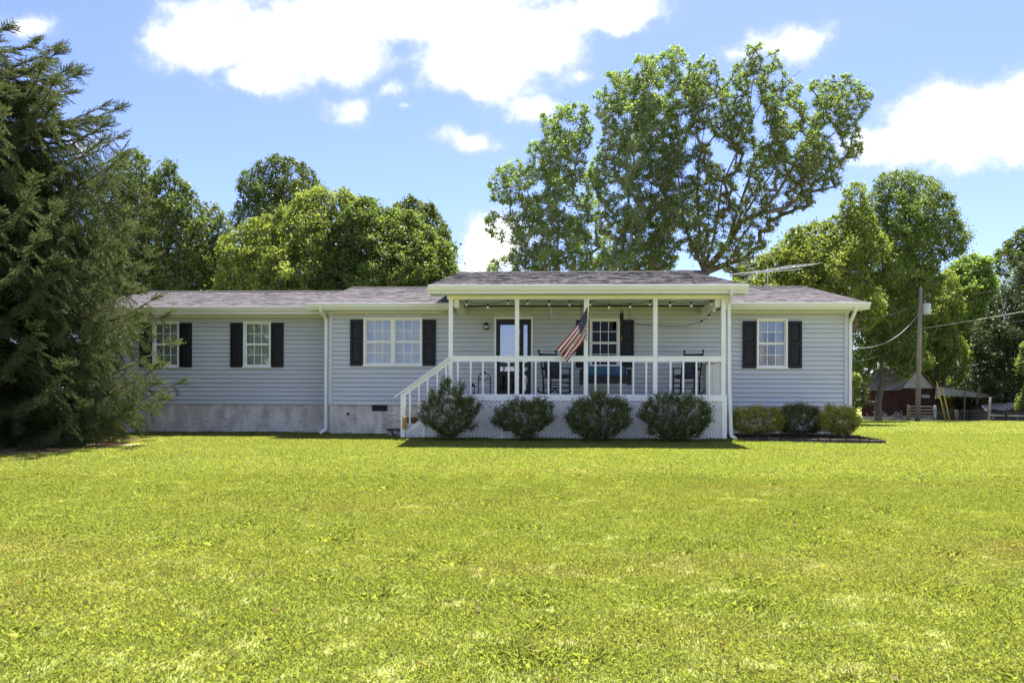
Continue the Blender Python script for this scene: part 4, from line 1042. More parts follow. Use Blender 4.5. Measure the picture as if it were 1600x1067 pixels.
MB().lathe(tp_, [(.03, -.02), (.05, .02), (.03, .06), (.045, .1), (.01, .14)], 8).build('insulator', 'greyboard', up)
def wire(label, a, b_, sag, r=.012, mt='wire'):
    pts = []
    for k in range(25): s = k/24; p = a.lerp(b_, s); p.z -= sag*4*s*(1-s); pts.append(p)
    tag(MB().tube(pts, r, 5).build('overhead_wire', mt, smooth=True), label, 'wire')
pt_ = lambda y: Vector((xq, Yq, zq)).lerp(tp_, (652-y)/202)
wire('thick pale cable running from the pole away past the dark cedar', pt_(511)+Vector((.12, -.1, 0)), P(1790, 448, 44), .12, .021, 'wirelight')
wire('thin lower wire running from the pole below the thick pale cable', pt_(514)+Vector((.12, 0, 0)), P(1790, 466, 48), .3, .012)
wire('thin upper power line running from the transformer past the dark cedar', tc_+Vector((.1, 0, hgt+.1)), P(1790, 405, 46), .1, .013)
wire('thin top power line rising away from the very top of the pole', tp_+Vector((0, 0, .12)), P(1700, 370, 60), .1, .012)
wire('sagging service cable dropping from the pole towards the house corner', pt_(486), P(1322, 541, 33), .75, .015, 'wirelight')
wire('thin dark wire dropping from the pole behind the house roof', pt_(474), P(1310, 500, 36), .25, .011)
wire('thin slack dark wire running below the sagging service cable', pt_(515), P(1320, 566, 42), .45, .011)
for (xa, ya, xb, yb, yt, lb) in ((1463.5, 596, 1478, 646, 470, 'taller'), (1472.5, 606, 1485, 654, 490, 'shorter')):
    bt = P(xb, yb, Yq-1.5); tpp = P(xa, ya, Yq-1.1); bt.z = gz1(bt.x, Yq-1.5)-.02
    gw = thing('guy_wire_guard', 'yellow slanted guy wire guard rising from the lawn edge, the %s of the pair' % lb, 'guy guard', bt)
    MB().tube([bt, tpp], .036, 8).build('sleeve', 'yellow', gw, smooth=True)
    MB().tube([tpp, pt_(yt)], .008, 5).build('guy_wire', 'wire', gw)
# ---------------------------------------------------------------- red shed with lean-to
Ys = 60.0; c0 = P(1406, 655, Ys); sa = R(20); gzs = gz1(c0.x, Ys)
gvec = Vector((math.cos(sa), math.sin(sa), 0)); svec = Vector((-math.sin(sa), math.cos(sa), 0)); O = Vector((c0.x, Ys, gzs))
sh = thing('red_shed', 'dark red board shed with tin roof and open lean-to beyond the lawn', 'shed', O)
W_, L_, He, Hr = 3.3, 3.9, 2.5, 4.05
def Q(g_, s_, z): return O+gvec*g_+svec*s_+Vector((0, 0, z))
def sbox(mb, g0, g1, s0, s1, z0, z1): return mb.hexa([Q(g0, s0, z0), Q(g1, s0, z0), Q(g1, s1, z0), Q(g0, s1, z0), Q(g0, s0, z1), Q(g1, s0, z1), Q(g1, s1, z1), Q(g0, s1, z1)])
core = MB(); sbox(core, .05, W_-.05, .05, L_-.05, 0, He-.02); core.build('shed_body', 'redwood', sh)
n = 14
for k in range(n): q_ = MB(); a = W_*k/n; sbox(q_, a+.006, a+W_/n-.006, 0, .045+.012*(k % 2), .25, He); q_.build('board', 'redwood', sh)
n = 16
for k in range(n): q_ = MB(); a = L_*k/n; sbox(q_, .0-.01*(k % 2), .045, a+.06+.006, a+.06+L_/n-.01, .25, He-.03); q_.build('board', 'redwood', sh)
q_ = MB(); sbox(q_, .02, W_-.02, .02, L_-.02, -.2, .249); q_.build('footing', 'concrete', sh)
q_ = MB(); q_.hexa([Q(.02, -.03, He), Q(W_-.02, -.03, He), Q(W_-.02, .0, He), Q(.02, .0, He), Q(W_/2-.02, -.03, Hr-.1), Q(W_/2+.02, -.03, Hr-.1), Q(W_/2+.02, .0, Hr-.1), Q(W_/2-.02, .0, Hr-.1)]); q_.build('gable', 'greyboard', sh)
ov = .25
for s in (0, 1):
    e = (-.2 if s == 0 else W_+.2); ze_ = He-.2*(Hr-He)/(W_/2)
    q_ = MB(); q_.hexa([Q(e, -ov, ze_), Q(W_/2, -ov, Hr), Q(W_/2, L_+ov, Hr), Q(e, L_+ov, ze_), Q(e, -ov, ze_+.04), Q(W_/2, -ov, Hr+.04), Q(W_/2, L_+ov, Hr+.04), Q(e, L_+ov, ze_+.04)]); ro_ = q_.build('roof', 'tin', sh)
    for k in range(14):
        v = -ov+(L_+2*ov)*(k+.5)/14; MB().beam(Q(e, v, ze_+.055), Q(W_/2, v, Hr+.055), .04, .035).build('roof_rib', 'tin', ro_)
q_ = MB(); sbox(q_, 2.0, 3.0, -.03, -.005, .25, 2.1); do_ = q_.build('door', 'redwood', sh); q_ = MB(); sbox(q_, 2.05, 2.85, -.05, -.031, 1.75, 2.0); q_.build('sign_board', 'greyboard', do_)
for a in (.0, W_): MB().beam(Q(a, -.035, .2), Q(a, -.035, He), .12, .03, up=(0, 1, 0)).build('corner_post', 'redwood', sh)
# lean-to
Ll = 7.6; zr0, zr1 = 2.55, 1.75
q_ = MB(); q_.hexa([Q(W_+.01, -.25, zr0+.12), Q(W_+Ll, -.25, zr1+.06), Q(W_+Ll, L_, zr1+.06), Q(W_+.01, L_, zr0+.12), Q(W_+.01, -.25, zr0+.17), Q(W_+Ll, -.25, zr1+.11), Q(W_+Ll, L_, zr1+.11), Q(W_+.01, L_, zr0+.17)]); q_.build('lean_to_roof', 'tin', sh)
q_ = MB(); q_.hexa([Q(W_+.01, -.2, zr0-.6), Q(W_+Ll, -.2, zr1-.05), Q(W_+Ll, -.16, zr1-.05), Q(W_+.01, -.16, zr0-.6), Q(W_+.01, -.2, zr0+.11), Q(W_+Ll, -.2, zr1+.05), Q(W_+Ll, -.16, zr1+.05), Q(W_+.01, -.16, zr0+.11)]); q_.build('fascia_panel', 'greyboard', sh)
for a in (2.9, 4.2, 6.0, 7.3):
    MB().beam(Q(W_+a, -.18, -.2), Q(W_+a+(.15 if a > 5 else 0), -.18, zr0-(zr0-zr1)*a/Ll), .13, .13).build('lean_to_post', 'oldwood', sh)
q_ = MB(); sbox(q_, W_+.1, W_+Ll-.2, L_-.1, L_-.04, -.2, 1.7); q_.build('back_wall', 'oldwood', sh)
for k in range(5):
    q_ = MB(); sbox(q_, W_+4.4+k*.26, W_+4.4+k*.26+.24, 1.0, 1.05, .0, 1.5+.1*(k % 2)); q_.build('wall_board', 'redwood' if k < 3 else 'oldwood', sh)
# fence in front of the shed
def fpost(px, top, Y, label, mt='oldwood', r=.09, lean=0):
    b_ = P(px, 655, Y); z = gz1(b_.x, Y); t = tag(MB().tube([(b_.x, Y, z-.2), (b_.x+lean*.5, Y, z+(top)*.6), (b_.x+lean, Y, z+top)], [r*1.05, r, r*.9], 8).build('fence_post', mt, smooth=True), label, 'fence post')
    return b_.x, z
pg = fpost(1419, 1.2, 57, 'weathered fence post at the hinge side of the tube gate'); ph = fpost(1461, 1.15, 57, 'pale fence post at the latch side of the tube gate', 'greyboard')
fpost(1494.5, .85, 57, 'short stout post standing inside the wire fence under the lean-to', 'oldwood', .14); fpost(1545, 1.75, 57.2, 'leaning pale green post at the end of the lean-to', 'pole', .08, .12); fpost(1572, .95, 56, 'black post by the low rail past the lean-to', 'black', .09)
gt = thing('tube_gate', 'grey metal tube gate hung between posts before the red shed', 'gate', (pg[0], 57, pg[1]))
xa, xb = pg[0]+.12, ph[0]-.12; zb_ = pg[1]+.12
MB().tube([(xa, 56.95, zb_), (xa, 56.95, zb_+.95), (xb-.15, 56.95, zb_+.95), (xb, 56.95, zb_+.8), (xb, 56.95, zb_)], .028, 8).build('frame', 'dullmetal', gt, smooth=True)
for z in (.05, .28, .5, .72): MB().tube([(xa, 56.95, zb_+z), (xb, 56.95, zb_+z)], .018, 6).build('rail', 'dullmetal', gt)
fnc = thing('wire_fence', 'sagging wire mesh fence from the tube gate along the lean-to', 'fence', (ph[0], 57, ph[1]))
xf = PX(1545, 57)
for z in (.1, .3, .5, .7, .85): MB().tube([(ph[0]+.1, 57, ph[1]+z), ((ph[0]+xf)/2, 57, ph[1]+z-.05), (xf, 57, ph[1]+z)], .009, 4).build('strand', 'dullmetal', fnc)
for k in range(16): x = ph[0]+.2+(xf-ph[0]-.3)*k/15; MB().tube([(x, 57, ph[1]+.06), (x, 57, ph[1]+.85)], .006, 4).build('stay', 'dullmetal', fnc)
x = PX(1546, 56.3); x2 = PX(1600, 56.3); rl_ = thing('low_rail', 'low pale wooden rail beyond the lean-to at the lawn edge', 'rail', (x, 56.3, gz1(x, 56.3)))
MB().beam((x, 56.3, gz1(x, 56.3)+.45), (x2, 56.3, gz1(x, 56.3)+.40), .06, .11).build('board', 'greyboard', rl_)
for xx in (x+.3, x2-.4): MB().beam((xx, 56.36, gz1(x, 56.3)-.1), (xx, 56.36, gz1(x, 56.3)+.5), .1, .06).build('stake', 'oldwood', rl_)
x = PX(1580, 62); z = gz1(x, 62); tl = thing('tarp_stack', 'low pile of grey sheets under a pale tarp right of lean-to', 'pile', (x, 62, z))
for k in range(4): MB().hexa([(x-2.6+.1*k, 61+.05*k, z+.28*k), (x+2.4-.15*k, 61, z+.28*k-.02), (x+2.3, 63, z+.28*k), (x-2.5, 63, z+.28*k), (x-2.5, 61.1, z+.28*k+.25), (x+2.3-.1*k, 61.1, z+.28*k+.2), (x+2.3, 63, z+.28*k+.25), (x-2.5, 63, z+.28*k+.25)]).build('sheet', 'oldwood', tl)
tb = MB()
for i in range(10):
    for j in range(4):
        f_ = lambda i_, j_: (x-2.7+.54*i_, 60.7+.6*j_, z+1.14+.12*math.sin(i_*1.7+j_)+.25*(1-abs(i_-5)/5)-(.35 if j_ == 0 else 0))
        tb.face([f_(i, j), f_(i+1, j), f_(i+1, j+1), f_(i, j+1)])
tb.build('tarp', 'greyboard', tl)
# brush pile at the shed corner
x = PX(1390, 58.5); z = gz1(x, 58.5); rnd = random.Random(9); bpile = MB()
for _ in range(50):
    a = Vector((x+rnd.gauss(0, .9), 58.5+rnd.gauss(0, .3), z+rnd.uniform(0, .25))); b_ = a+Vector((rnd.gauss(0, .7), rnd.gauss(0, .3), rnd.uniform(.05, .7))); bpile.tube([a, a.lerp(b_, .5)+Vector((0, 0, rnd.uniform(-.05, .1))), b_], [.03, .02, .008], 5)
tag(bpile.build('brush_pile', 'pole', smooth=True), 'tangled pile of pale dead branches beside the red shed wall', 'brush pile')
# ---------------------------------------------------------------- white car behind the spruce
Yc = 24.5; xc = PX(20, Yc); car = thing('parked_car', 'white car with blue tinted windows parked behind the big spruce', 'car', (xc, Yc, 0))
prof = [(-2.3, .35), (-2.32, .75), (-2.2, .98), (-1.7, 1.06), (-1.15, 1.62), (-.6, 1.72), (.7, 1.70), (1.35, 1.12), (2.05, .98), (2.3, .8), (2.32, .38)]
cb = MB(); n = len(prof); wv = [.86, .9, .9, .88, .70, .66, .66, .82, .84, .84, .86]
for s in (-1, 1): cb.v += [(x_, s*w_, z_) for (x_, z_), w_ in zip(prof, wv)]
for i in range(n): j = (i+1) % n; cb.f.append((i, j, n+j, n+i)); cb.mi.append(0)
cb.f.append(tuple(range(n))[::-1]); cb.mi.append(0); cb.f.append(tuple(range(n, 2*n))); cb.mi.append(0)
cb.build('body', 'carpaint', car, local=True)
for s in (-1, 1):
    for (q1, q2, q3, q4) in (((-1.5, 1.12), (-.15, 1.10), (-.2, 1.60), (-1.05, 1.56)), ((-.05, 1.10), (1.15, 1.12), (.65, 1.60), (-.08, 1.61))):
        g_ = MB(); dpt = lambda p_: s*(.845-.17*(p_[1]-1.05)/.6+.03); pp = [(p_[0], dpt(p_), p_[1]) for p_ in (q1, q2, q3, q4)]; g_.face(pp); g_.build('side_window', 'stormglass', car, local=True)
    MB().tube([(-1.2, s*.93, .85), (1.1, s*.93, .86)], .012, 6).build('door_trim', 'black', car, local=True)
    MB().hexa([(.95, s*.9, 1.1), (1.12, s*.9, 1.1), (1.12, s*1.06, 1.1), (.95, s*1.06, 1.1), (.95, s*.9, 1.24), (1.1, s*.9, 1.24), (1.1, s*1.06, 1.22), (.95, s*1.06, 1.22)]).build('mirror', 'carpaint', car, local=True)
    for x_ in (-1.4, 1.42):
        wh = MB().lathe((x_, s*.82, .34), [(.2, -.1), (.32, -.1), (.345, -.06), (.345, .06), (.32, .1), (.2, .1)], 20, 'y').build('wheel', 'tyre', car, local=True, smooth=True)
        MB().lathe((x_, s*.82, .34), [(.21, -.105), (.2, .0), (.21, .105)], 16, 'y').build('rim', 'steel', wh, local=True)
    MB().hexa([(2.2, s*.55-.12, .72), (2.33, s*.55-.12, .72), (2.33, s*.55+.15, .72), (2.2, s*.55+.15, .72), (2.15, s*.55-.12, .88), (2.28, s*.55-.12, .86), (2.26, s*.55+.15, .86), (2.15, s*.55+.15, .88)]).build('headlight', 'bulb', car, local=True)
MB().hexa([(.76, -.6, 1.66), (.76, .6, 1.66), (1.32, .72, 1.16), (1.32, -.72, 1.16), (.79, -.6, 1.69), (.79, .6, 1.69), (1.36, .72, 1.18), (1.36, -.72, 1.18)]).build('windscreen', 'stormglass', car, local=True)
car.rotation_euler = (0, 0, R(-8))
# ---------------------------------------------------------------- shrubs
LM = {}
LM['holly'] = leafmat('dark_shrub_leaf', (.056, .074, .022), (.165, .190, .055), .35, (1.4, 1.5, .6), .15)
LM['gold'] = leafmat('gold_shrub_leaf', (.10, .13, .025), (.52, .49, .09), .3, (1.3, 1.3, .5))
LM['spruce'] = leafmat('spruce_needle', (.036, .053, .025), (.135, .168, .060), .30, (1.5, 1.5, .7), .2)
LM['dark'] = leafmat('dark_leaf', (.052, .080, .030), (.118, .155, .054), .42, None, .12)
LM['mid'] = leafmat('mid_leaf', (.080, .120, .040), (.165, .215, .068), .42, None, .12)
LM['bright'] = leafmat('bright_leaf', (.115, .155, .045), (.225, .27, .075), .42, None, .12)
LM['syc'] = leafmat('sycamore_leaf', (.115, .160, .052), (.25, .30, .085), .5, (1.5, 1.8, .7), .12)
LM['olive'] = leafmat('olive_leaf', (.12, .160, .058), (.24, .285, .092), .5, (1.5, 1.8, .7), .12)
LM['cedar'] = leafmat('cedar_leaf', (.026, .042, .017), (.070, .098, .034), .22, None, .12)
def instancer(ob, coll, vec):
    ng = bpy.data.node_groups.new(coll.name, 'GeometryNodeTree')
    ng.interface.new_socket('Geometry', in_out='INPUT', socket_type='NodeSocketGeometry'); ng.interface.new_socket('Geometry', in_out='OUTPUT', socket_type='NodeSocketGeometry')
    gi = ng.nodes.new('NodeGroupInput'); gout = ng.nodes.new('NodeGroupOutput'); iop = ng.nodes.new('GeometryNodeInstanceOnPoints'); ci = ng.nodes.new('GeometryNodeCollectionInfo')
    ci.inputs['Collection'].default_value = coll; ci.inputs['Separate Children'].default_value = True; ci.inputs['Reset Children'].default_value = True
    iop.inputs['Pick Instance'].default_value = True
    def na(nm, ty):
        q = ng.nodes.new('GeometryNodeInputNamedAttribute'); q.data_type = ty; q.inputs['Name'].default_value = nm; return q.outputs['Attribute']
    if vec:
        er = ng.nodes.new('FunctionNodeEulerToRotation'); ng.links.new(na('prot', 'FLOAT_VECTOR'), er.inputs[0]); ng.links.new(er.outputs[0], iop.inputs['Rotation'])
    else:
        cz = ng.nodes.new('ShaderNodeCombineXYZ'); ng.links.new(na('prot', 'FLOAT'), cz.inputs[2]); ng.links.new(cz.outputs[0], iop.inputs['Rotation'])
    ng.links.new(gi.outputs[0], iop.inputs['Points']); ng.links.new(ci.outputs[0], iop.inputs['Instance']); ng.links.new(na('pid', 'INT'), iop.inputs['Instance Index'])
    ng.links.new(na('psc', 'FLOAT'), iop.inputs['Scale']); ng.links.new(iop.outputs[0], gout.inputs[0])
    md = ob.modifiers.new('scatter', 'NODES'); md.node_group = ng
def shrub(name, label, poly, Y, base_px, lm, leaf, ntip, per, seed, group, maxd=.5, reach=.19):
    """stems fan out from the root to many tips; every twig end carries leaves"""
    rnd = random.Random(seed); bx = PX(base_px, Y, 680); bz = gz1(bx, Y)+(.06 if group == GB else 0)
    root = thing(name, label, 'shrub', (bx, Y, bz), group); 
    if group == GP: poly = [(base_px+(x-base_px)*.97, 687+(y-687)*.96) for x, y in poly]
    poly = ragged(poly, rnd, .15, 2)
    xs_ = [p[0] for p in poly]; ys_ = [p[1] for p in poly]; tips = []
    while len(tips) < ntip:
        x, y = rnd.uniform(min(xs_), max(xs_)), rnd.uniform(min(ys_), max(ys_))
        if not in_poly(x, y, poly): continue
        ed = edge_dist(x, y, poly)*Y/F
        if rnd.random() > .35+.9*math.exp(-ed/.18): continue
        q = P(x, y, Y+rnd.uniform(-1, 1)*min(maxd, ed*1.1+.08))
        if q.z > bz+.10 and q.y < YW-.1 and not (Y < YP and q.y > YP-.13): tips.append(q)
    nodes = [Vector((bx, Y, bz-.03))]; par = [0]
    for k in range(11):
        a_ = 2*math.pi*k/11; nodes.append(Vector((bx+.07*math.cos(a_), Y+.07*math.sin(a_), bz+.16))); par.append(0)
    nd_, pr_, rd = grow(None, (nodes, par), tips, rnd, .0035, 2.2, .10)
    limb_mesh(nd_, pr_, rd, 5, 1.0).build('stems', 'twig', root, smooth=True)
    ch = set(pr_); core = Vector((bx, Y, bz+.12)); C = []; T = []; D = []
    for i in range(12, len(nd_)):
        e = nd_[i]; p = nd_[pr_[i]]; d = (e-p).normalized(); o_ = (e-core).normalized(); end = i not in ch
        k = per if end else int(per*.8); ax = np.array((d*.6+o_*.6+Vector((rnd.gauss(0, .25), rnd.gauss(0, .25), .2))).normalized()); tt = np.clip(RNG.normal(.5, .12), 0, 1)
        u = RNG.random((k, 1)); C.append(np.array(e)+ax*((u-.45)*reach)+RNG.normal(size=(k, 3))*.030); D.append(np.repeat(ax[None], k, 0)); T.append(np.clip(tt+.3*(u[:, 0]-.4)+RNG.normal(0, .15, k), 0, 1))
    C = np.concatenate(C); D = np.concatenate(D); T = np.concatenate(T)
    keep = (C[:, 2] > .04) & (C[:, 1] < YW-.06)
    if Y < YP: keep &= (C[:, 1] < YP-.115)
    link('foliage', leaf_mesh('foliage', C[keep], leaf, D[keep]*.3, .3, .5, T[keep]), LM[lm], root)
GB = 'low shrubs in the mulch bed'
GP = 'dark shrubs along the porch lattice'; YS = 17.78
shrub('porch_shrub', 'tallest ragged dark shrub covering the porch stair lattice', [(655, 650), (662, 630), (675, 606), (685, 620), (690, 592), (700, 586), (706, 602), (717, 588), (726, 597), (722, 618), (742, 622), (752, 640), (738, 648), (746, 662), (725, 672), (712, 688), (696, 688), (680, 668)], YS, 704, 'holly', .040, 330, 46, 21, GP, .5)
shrub('porch_shrub', 'low spreading dark shrub on narrow stem in front of lattice below the front door', [(766, 660), (772, 640), (790, 632), (812, 621), (830, 626), (852, 622), (866, 638), (866, 655), (850, 668), (832, 686), (810, 688), (795, 672)], YS, 816, 'holly', .040, 300, 46, 22, GP, .5)
shrub('porch_shrub', 'rounded dark shrub in front of the lattice under the hanging flag', [(882, 655), (890, 635), (905, 620), (925, 614), (950, 618), (975, 622), (988, 640), (984, 660), (968, 676), (945, 687), (920, 687), (898, 676)], YS, 935, 'holly', .040, 380, 46, 23, GP, .5)
shrub('porch_shrub', 'widest dark shrub in front of the lattice below the right rocking chair', [(997, 650), (1003, 630), (1020, 618), (1045, 613), (1075, 615), (1098, 622), (1110, 636), (1112, 655), (1100, 672), (1075, 687), (1040, 688), (1015, 676)], YS, 1052, 'holly', .040, 430, 46, 24, GP, .5)
GB = 'low shrubs in the mulch bed'
shrub('bed_shrub', 'low golden green shrub in mulch bed next to porch downspout', [(1140, 660), (1143, 645), (1160, 640), (1185, 636), (1205, 638), (1222, 650), (1224, 662), (1212, 674), (1190, 679), (1160, 678), (1145, 672)], 19.0, 1182, 'gold', .036, 350, 42, 31, GB, .5, .13)
shrub('bed_shrub', 'dull dark green shrub between the two golden shrubs in mulch bed', [(1214, 660), (1218, 642), (1235, 634), (1255, 632), (1275, 637), (1287, 650), (1286, 668), (1270, 678), (1240, 680), (1220, 674)], 19.25, 1250, 'holly', .035, 420, 34, 32, GB, .5, .13)
shrub('bed_shrub', 'golden green shrub at the house corner end of mulch bed', [(1279, 660), (1284, 645), (1295, 634), (1315, 635), (1332, 640), (1344, 652), (1343, 664), (1330, 675), (1305, 678), (1288, 674)], 18.9, 1312, 'gold', .036, 350, 42, 33, GB, .5, .13)

# ---------------------------------------------------------------- the spruce
def spruce():
    Ysp = 16.6; bx = PX(-30, Ysp); bz = gz1(bx, Ysp); rnd = random.Random(77)
    root = thing('spruce_tree', 'huge dark spruce with drooping boughs reaching the grass', 'tree', (bx, Ysp, bz))
    HZ = [0, .47, 2.13, 3.4, 5.45, 6.3, 7.45, 8.1, 8.8, 9.5]; HR = [3.9, 4.1, 3.95, 3.6, 3.35, 3.0, 2.4, 1.9, .85, .1]
    mb = MB(); mb.tube([(bx, Ysp, bz-.2), (bx, Ysp, .6), (bx+.05, Ysp, 5), (bx, Ysp+.05, 9.6)], [.30, .24, .13, .02], 10)
    SP = []                                            # sprigs: position, direction, size, kind
    nb = 210
    for i in range(nb):
        wh = i//6; z = .30+.285*wh*(1-.004*wh)+rnd.uniform(-.10, .10)
        if z > 9.3: break
        Rm = float(np.interp(z, HZ, HR))*rnd.uniform(.80, 1.04)
        a = i*2.39996+rnd.uniform(-.25, .25); ca, sa_ = math.cos(a), math.sin(a)
        if sa_ > 0: Rm = min(Rm, (20.2-Ysp)/max(sa_, .05))
        up_ = np.interp(z, [0, 1.2, 4, 7, 9.5], [-.05, -.08, -.02, .12, .5]); L_ = Rm
        drop = np.interp(z, [0, 2, 6, 9], [-.08, -.16, -.12, .03])
        pts = []
        for k in range(9):
            t_ = k/8; rr_ = L_*t_; zz = z - up_*L_*.6 + L_*(up_*t_ + drop*math.sin(math.pi*t_)*.7 + .12*t_**4)
            pts.append(Vector((bx+ca*rr_+.05*math.sin(k*1.3+i), Ysp+sa_*rr_, max(zz, .16+.10*t_))))
        mb.tube(pts, [.035*(1-k/9)*min(1, L_/2.5)+.006 for k in range(9)], 5, cap=False)
        dirn = Vector((ca, sa_, 0)); side = Vector((-sa_, ca, 0)); s = .14*L_; sd = 1
        while s < L_:
            t_ = s/L_; k = min(7, int(t_*8)); p = pts[k].lerp(pts[k+1], t_*8-k); sd = -sd
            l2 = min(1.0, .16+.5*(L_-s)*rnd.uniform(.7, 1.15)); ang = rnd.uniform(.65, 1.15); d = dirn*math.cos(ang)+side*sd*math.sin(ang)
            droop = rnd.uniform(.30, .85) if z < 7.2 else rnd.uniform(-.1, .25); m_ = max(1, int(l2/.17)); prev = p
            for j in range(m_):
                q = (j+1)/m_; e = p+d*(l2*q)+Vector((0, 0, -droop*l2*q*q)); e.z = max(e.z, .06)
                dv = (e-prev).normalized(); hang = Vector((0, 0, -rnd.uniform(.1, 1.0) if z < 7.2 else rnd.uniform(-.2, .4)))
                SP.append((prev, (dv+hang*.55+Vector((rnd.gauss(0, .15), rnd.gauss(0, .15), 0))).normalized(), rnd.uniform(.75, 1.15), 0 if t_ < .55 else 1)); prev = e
            s += rnd.uniform(.11, .17)
        dv = (pts[-1]-pts[-2]).normalized()
        for k in range(4, 9):
            dd = (pts[k]-pts[k-1]).normalized(); SP.append((pts[k-1], (dd+Vector((0, 0, .15))).normalized(), rnd.uniform(.9, 1.3), 1))
        for _ in range(3): SP.append((pts[-1], (dv+Vector((rnd.gauss(0, .45), rnd.gauss(0, .45), rnd.gauss(.2, .25)))).normalized(), rnd.uniform(.8, 1.2), 1))
        SP.append((pts[-1], dv, 1.15, 1))
    for k in range(26):                               # the leader
        z = 8.4+1.3*k/25; a = k*2.4; SP.append((Vector((bx, Ysp, z)), Vector((math.cos(a), math.sin(a), .9)).normalized(), 1.0, 1))
    mb.build('trunk', 'twig', root, smooth=True)
    scol = bpy.data.collections.new('spruce_sprigs')
    for kind in range(6):
        g_ = np.random.default_rng(50+kind); seg = []; f_ = lambda x_: np.array([x_, 0, -.35*x_*x_]); n_ = 9
        for j in range(6): seg.append((f_(.36*j/6), f_(.36*(j+1)/6), j/6))
        for j in range(n_):
            x_ = .03+.30*j/n_; l_ = (.17-.30*x_)*g_.uniform(.8, 1.25)+.05; sg = 1 if j % 2 else -1; p_ = f_(x_); seg.append((p_, p_+np.array([.72*l_, sg*.62*l_, g_.uniform(-.5, .05)*l_]), .35+x_))
        p0 = np.array([q[0] for q in seg]); p1 = np.array([q[1] for q in seg]); ti = np.array([q[2] for q in seg]); ln = np.linalg.norm(p1-p0, axis=1); cnt = (ln*330).astype(int)+4; idx = np.repeat(np.arange(len(seg)), cnt); n = len(idx)
        u = g_.random((n, 1)); ax = unit(p1-p0)[idx]; base = p0[idx]*(1-u)+p1[idx]*u; rad = unit(np.cross(ax, g_.normal(size=(n, 3)))); d = unit(ax*.8+rad); sdv = unit(np.cross(d, g_.normal(size=(n, 3)))); l_ = (.020+.012*g_.random(n))[:, None]; w_ = .0042
        v = np.stack([base-sdv*w_, base+sdv*w_, base+d*l_+sdv*w_*.3], 1).reshape(-1, 3)
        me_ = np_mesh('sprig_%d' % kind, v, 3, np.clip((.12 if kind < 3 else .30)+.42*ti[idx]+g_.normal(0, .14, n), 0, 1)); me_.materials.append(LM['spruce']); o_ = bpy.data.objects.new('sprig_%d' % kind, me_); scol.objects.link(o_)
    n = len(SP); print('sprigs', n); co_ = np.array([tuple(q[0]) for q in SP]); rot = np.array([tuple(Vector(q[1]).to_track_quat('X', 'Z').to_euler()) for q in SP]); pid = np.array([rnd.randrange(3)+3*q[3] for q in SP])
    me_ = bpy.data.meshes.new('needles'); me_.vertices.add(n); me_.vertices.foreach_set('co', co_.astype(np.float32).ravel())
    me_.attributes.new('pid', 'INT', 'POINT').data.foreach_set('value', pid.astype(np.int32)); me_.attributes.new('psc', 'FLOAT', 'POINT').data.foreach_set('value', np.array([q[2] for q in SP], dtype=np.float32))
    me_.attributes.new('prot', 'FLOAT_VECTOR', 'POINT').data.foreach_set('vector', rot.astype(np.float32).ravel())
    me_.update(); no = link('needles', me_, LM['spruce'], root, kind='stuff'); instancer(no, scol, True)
    # ground litter
    lit = MB(); n = 40; c = Vector((bx+.2, Ysp-.1, 0)); V = [(c.x, c.y, gz1(c.x, c.y)+.03)]; 
    ring = []
    for rr_ in (.5, 1.0):
        for k in range(n):
            a = 2*math.pi*k/n; r_ = (3.5+.25*math.sin(3*a+1)+.15*math.sin(7*a))*rr_; x_, y_ = c.x+r_*math.cos(a), min(20.8, c.y+r_*math.sin(a)); V.append((x_, y_, gz1(x_, y_)+(.03 if rr_ < 1 else -.012)))
    F_ = [(0, 1+k, 1+(k+1) % n) for k in range(n)]+[(1+k, 1+n+k, 1+n+(k+1) % n, 1+(k+1) % n) for k in range(n)]
    lit.v = V; lit.f = F_; lit.mi = [0]*len(F_)
    tag(lit.build('needle_litter', 'litter', smooth=True), 'brown needle litter on the ground under the spruce', None, None, 'structure')
    return bx, Ysp
SPX, SPY = spruce()

# ---------------------------------------------------------------- trees behind the house
GT = 'trees standing behind the house'
make_tree('leafy_tree', 'dark tall tree with pointed top showing beside the spruce', [(120, 520), (140, 330), (170, 262), (198, 240), (215, 234), (236, 252), (248, 300), (262, 360), (266, 520)], 42, 205, LM['dark'], 17, 0.15, 34000, 41, group=GT, tries=4000)
make_tree('leafy_tree', 'dark green tree stepping down left of the dome shaped crown', [(228, 540), (236, 300), (250, 262), (262, 246), (275, 270), (292, 286), (306, 302), (325, 322), (348, 334), (364, 372), (366, 440), (366, 540)], 40, 300, LM['dark'], 17, 0.15, 38000, 42, group=GT, tries=4000)
make_tree('leafy_tree', 'dark rounded far tree rising alone against the sky', [(362, 352), (358, 335), (372, 300), (386, 268), (408, 250), (430, 240), (452, 246), (478, 262), (505, 284), (506, 305), (488, 340), (470, 380), (440, 420), (390, 420)], 62, 430, LM['dark'], 14, 0.19, 26000, 43, group=GT, tries=4000)
make_tree('leafy_tree', 'bright yellow green broad tree behind the wing roof', [(342, 520), (338, 392), (350, 368), (378, 352), (405, 345), (432, 336), (452, 318), (480, 303), (520, 298), (548, 303), (570, 330), (572, 420), (570, 520)], 36, 455, LM['bright'], 17, 0.125, 75000, 44, group=GT, tries=5000)
make_tree('leafy_tree', 'olive green broad tree behind the roof peak of the main block', [(520, 520), (530, 340), (552, 316), (580, 310), (604, 328), (632, 332), (655, 345), (688, 372), (706, 404), (716, 436), (712, 470), (680, 520)], 35, 620, LM['mid'], 17, 0.125, 72000, 45, group=GT, tries=5000)
make_tree('leafy_tree', 'darker tree peeking over the olive green broad tree', [(600, 480), (608, 340), (625, 316), (645, 303), (668, 318), (686, 334), (702, 362), (714, 400), (718, 440), (700, 480)], 46, 655, LM['dark'], 15, 0.16, 26000, 46, group=GT)
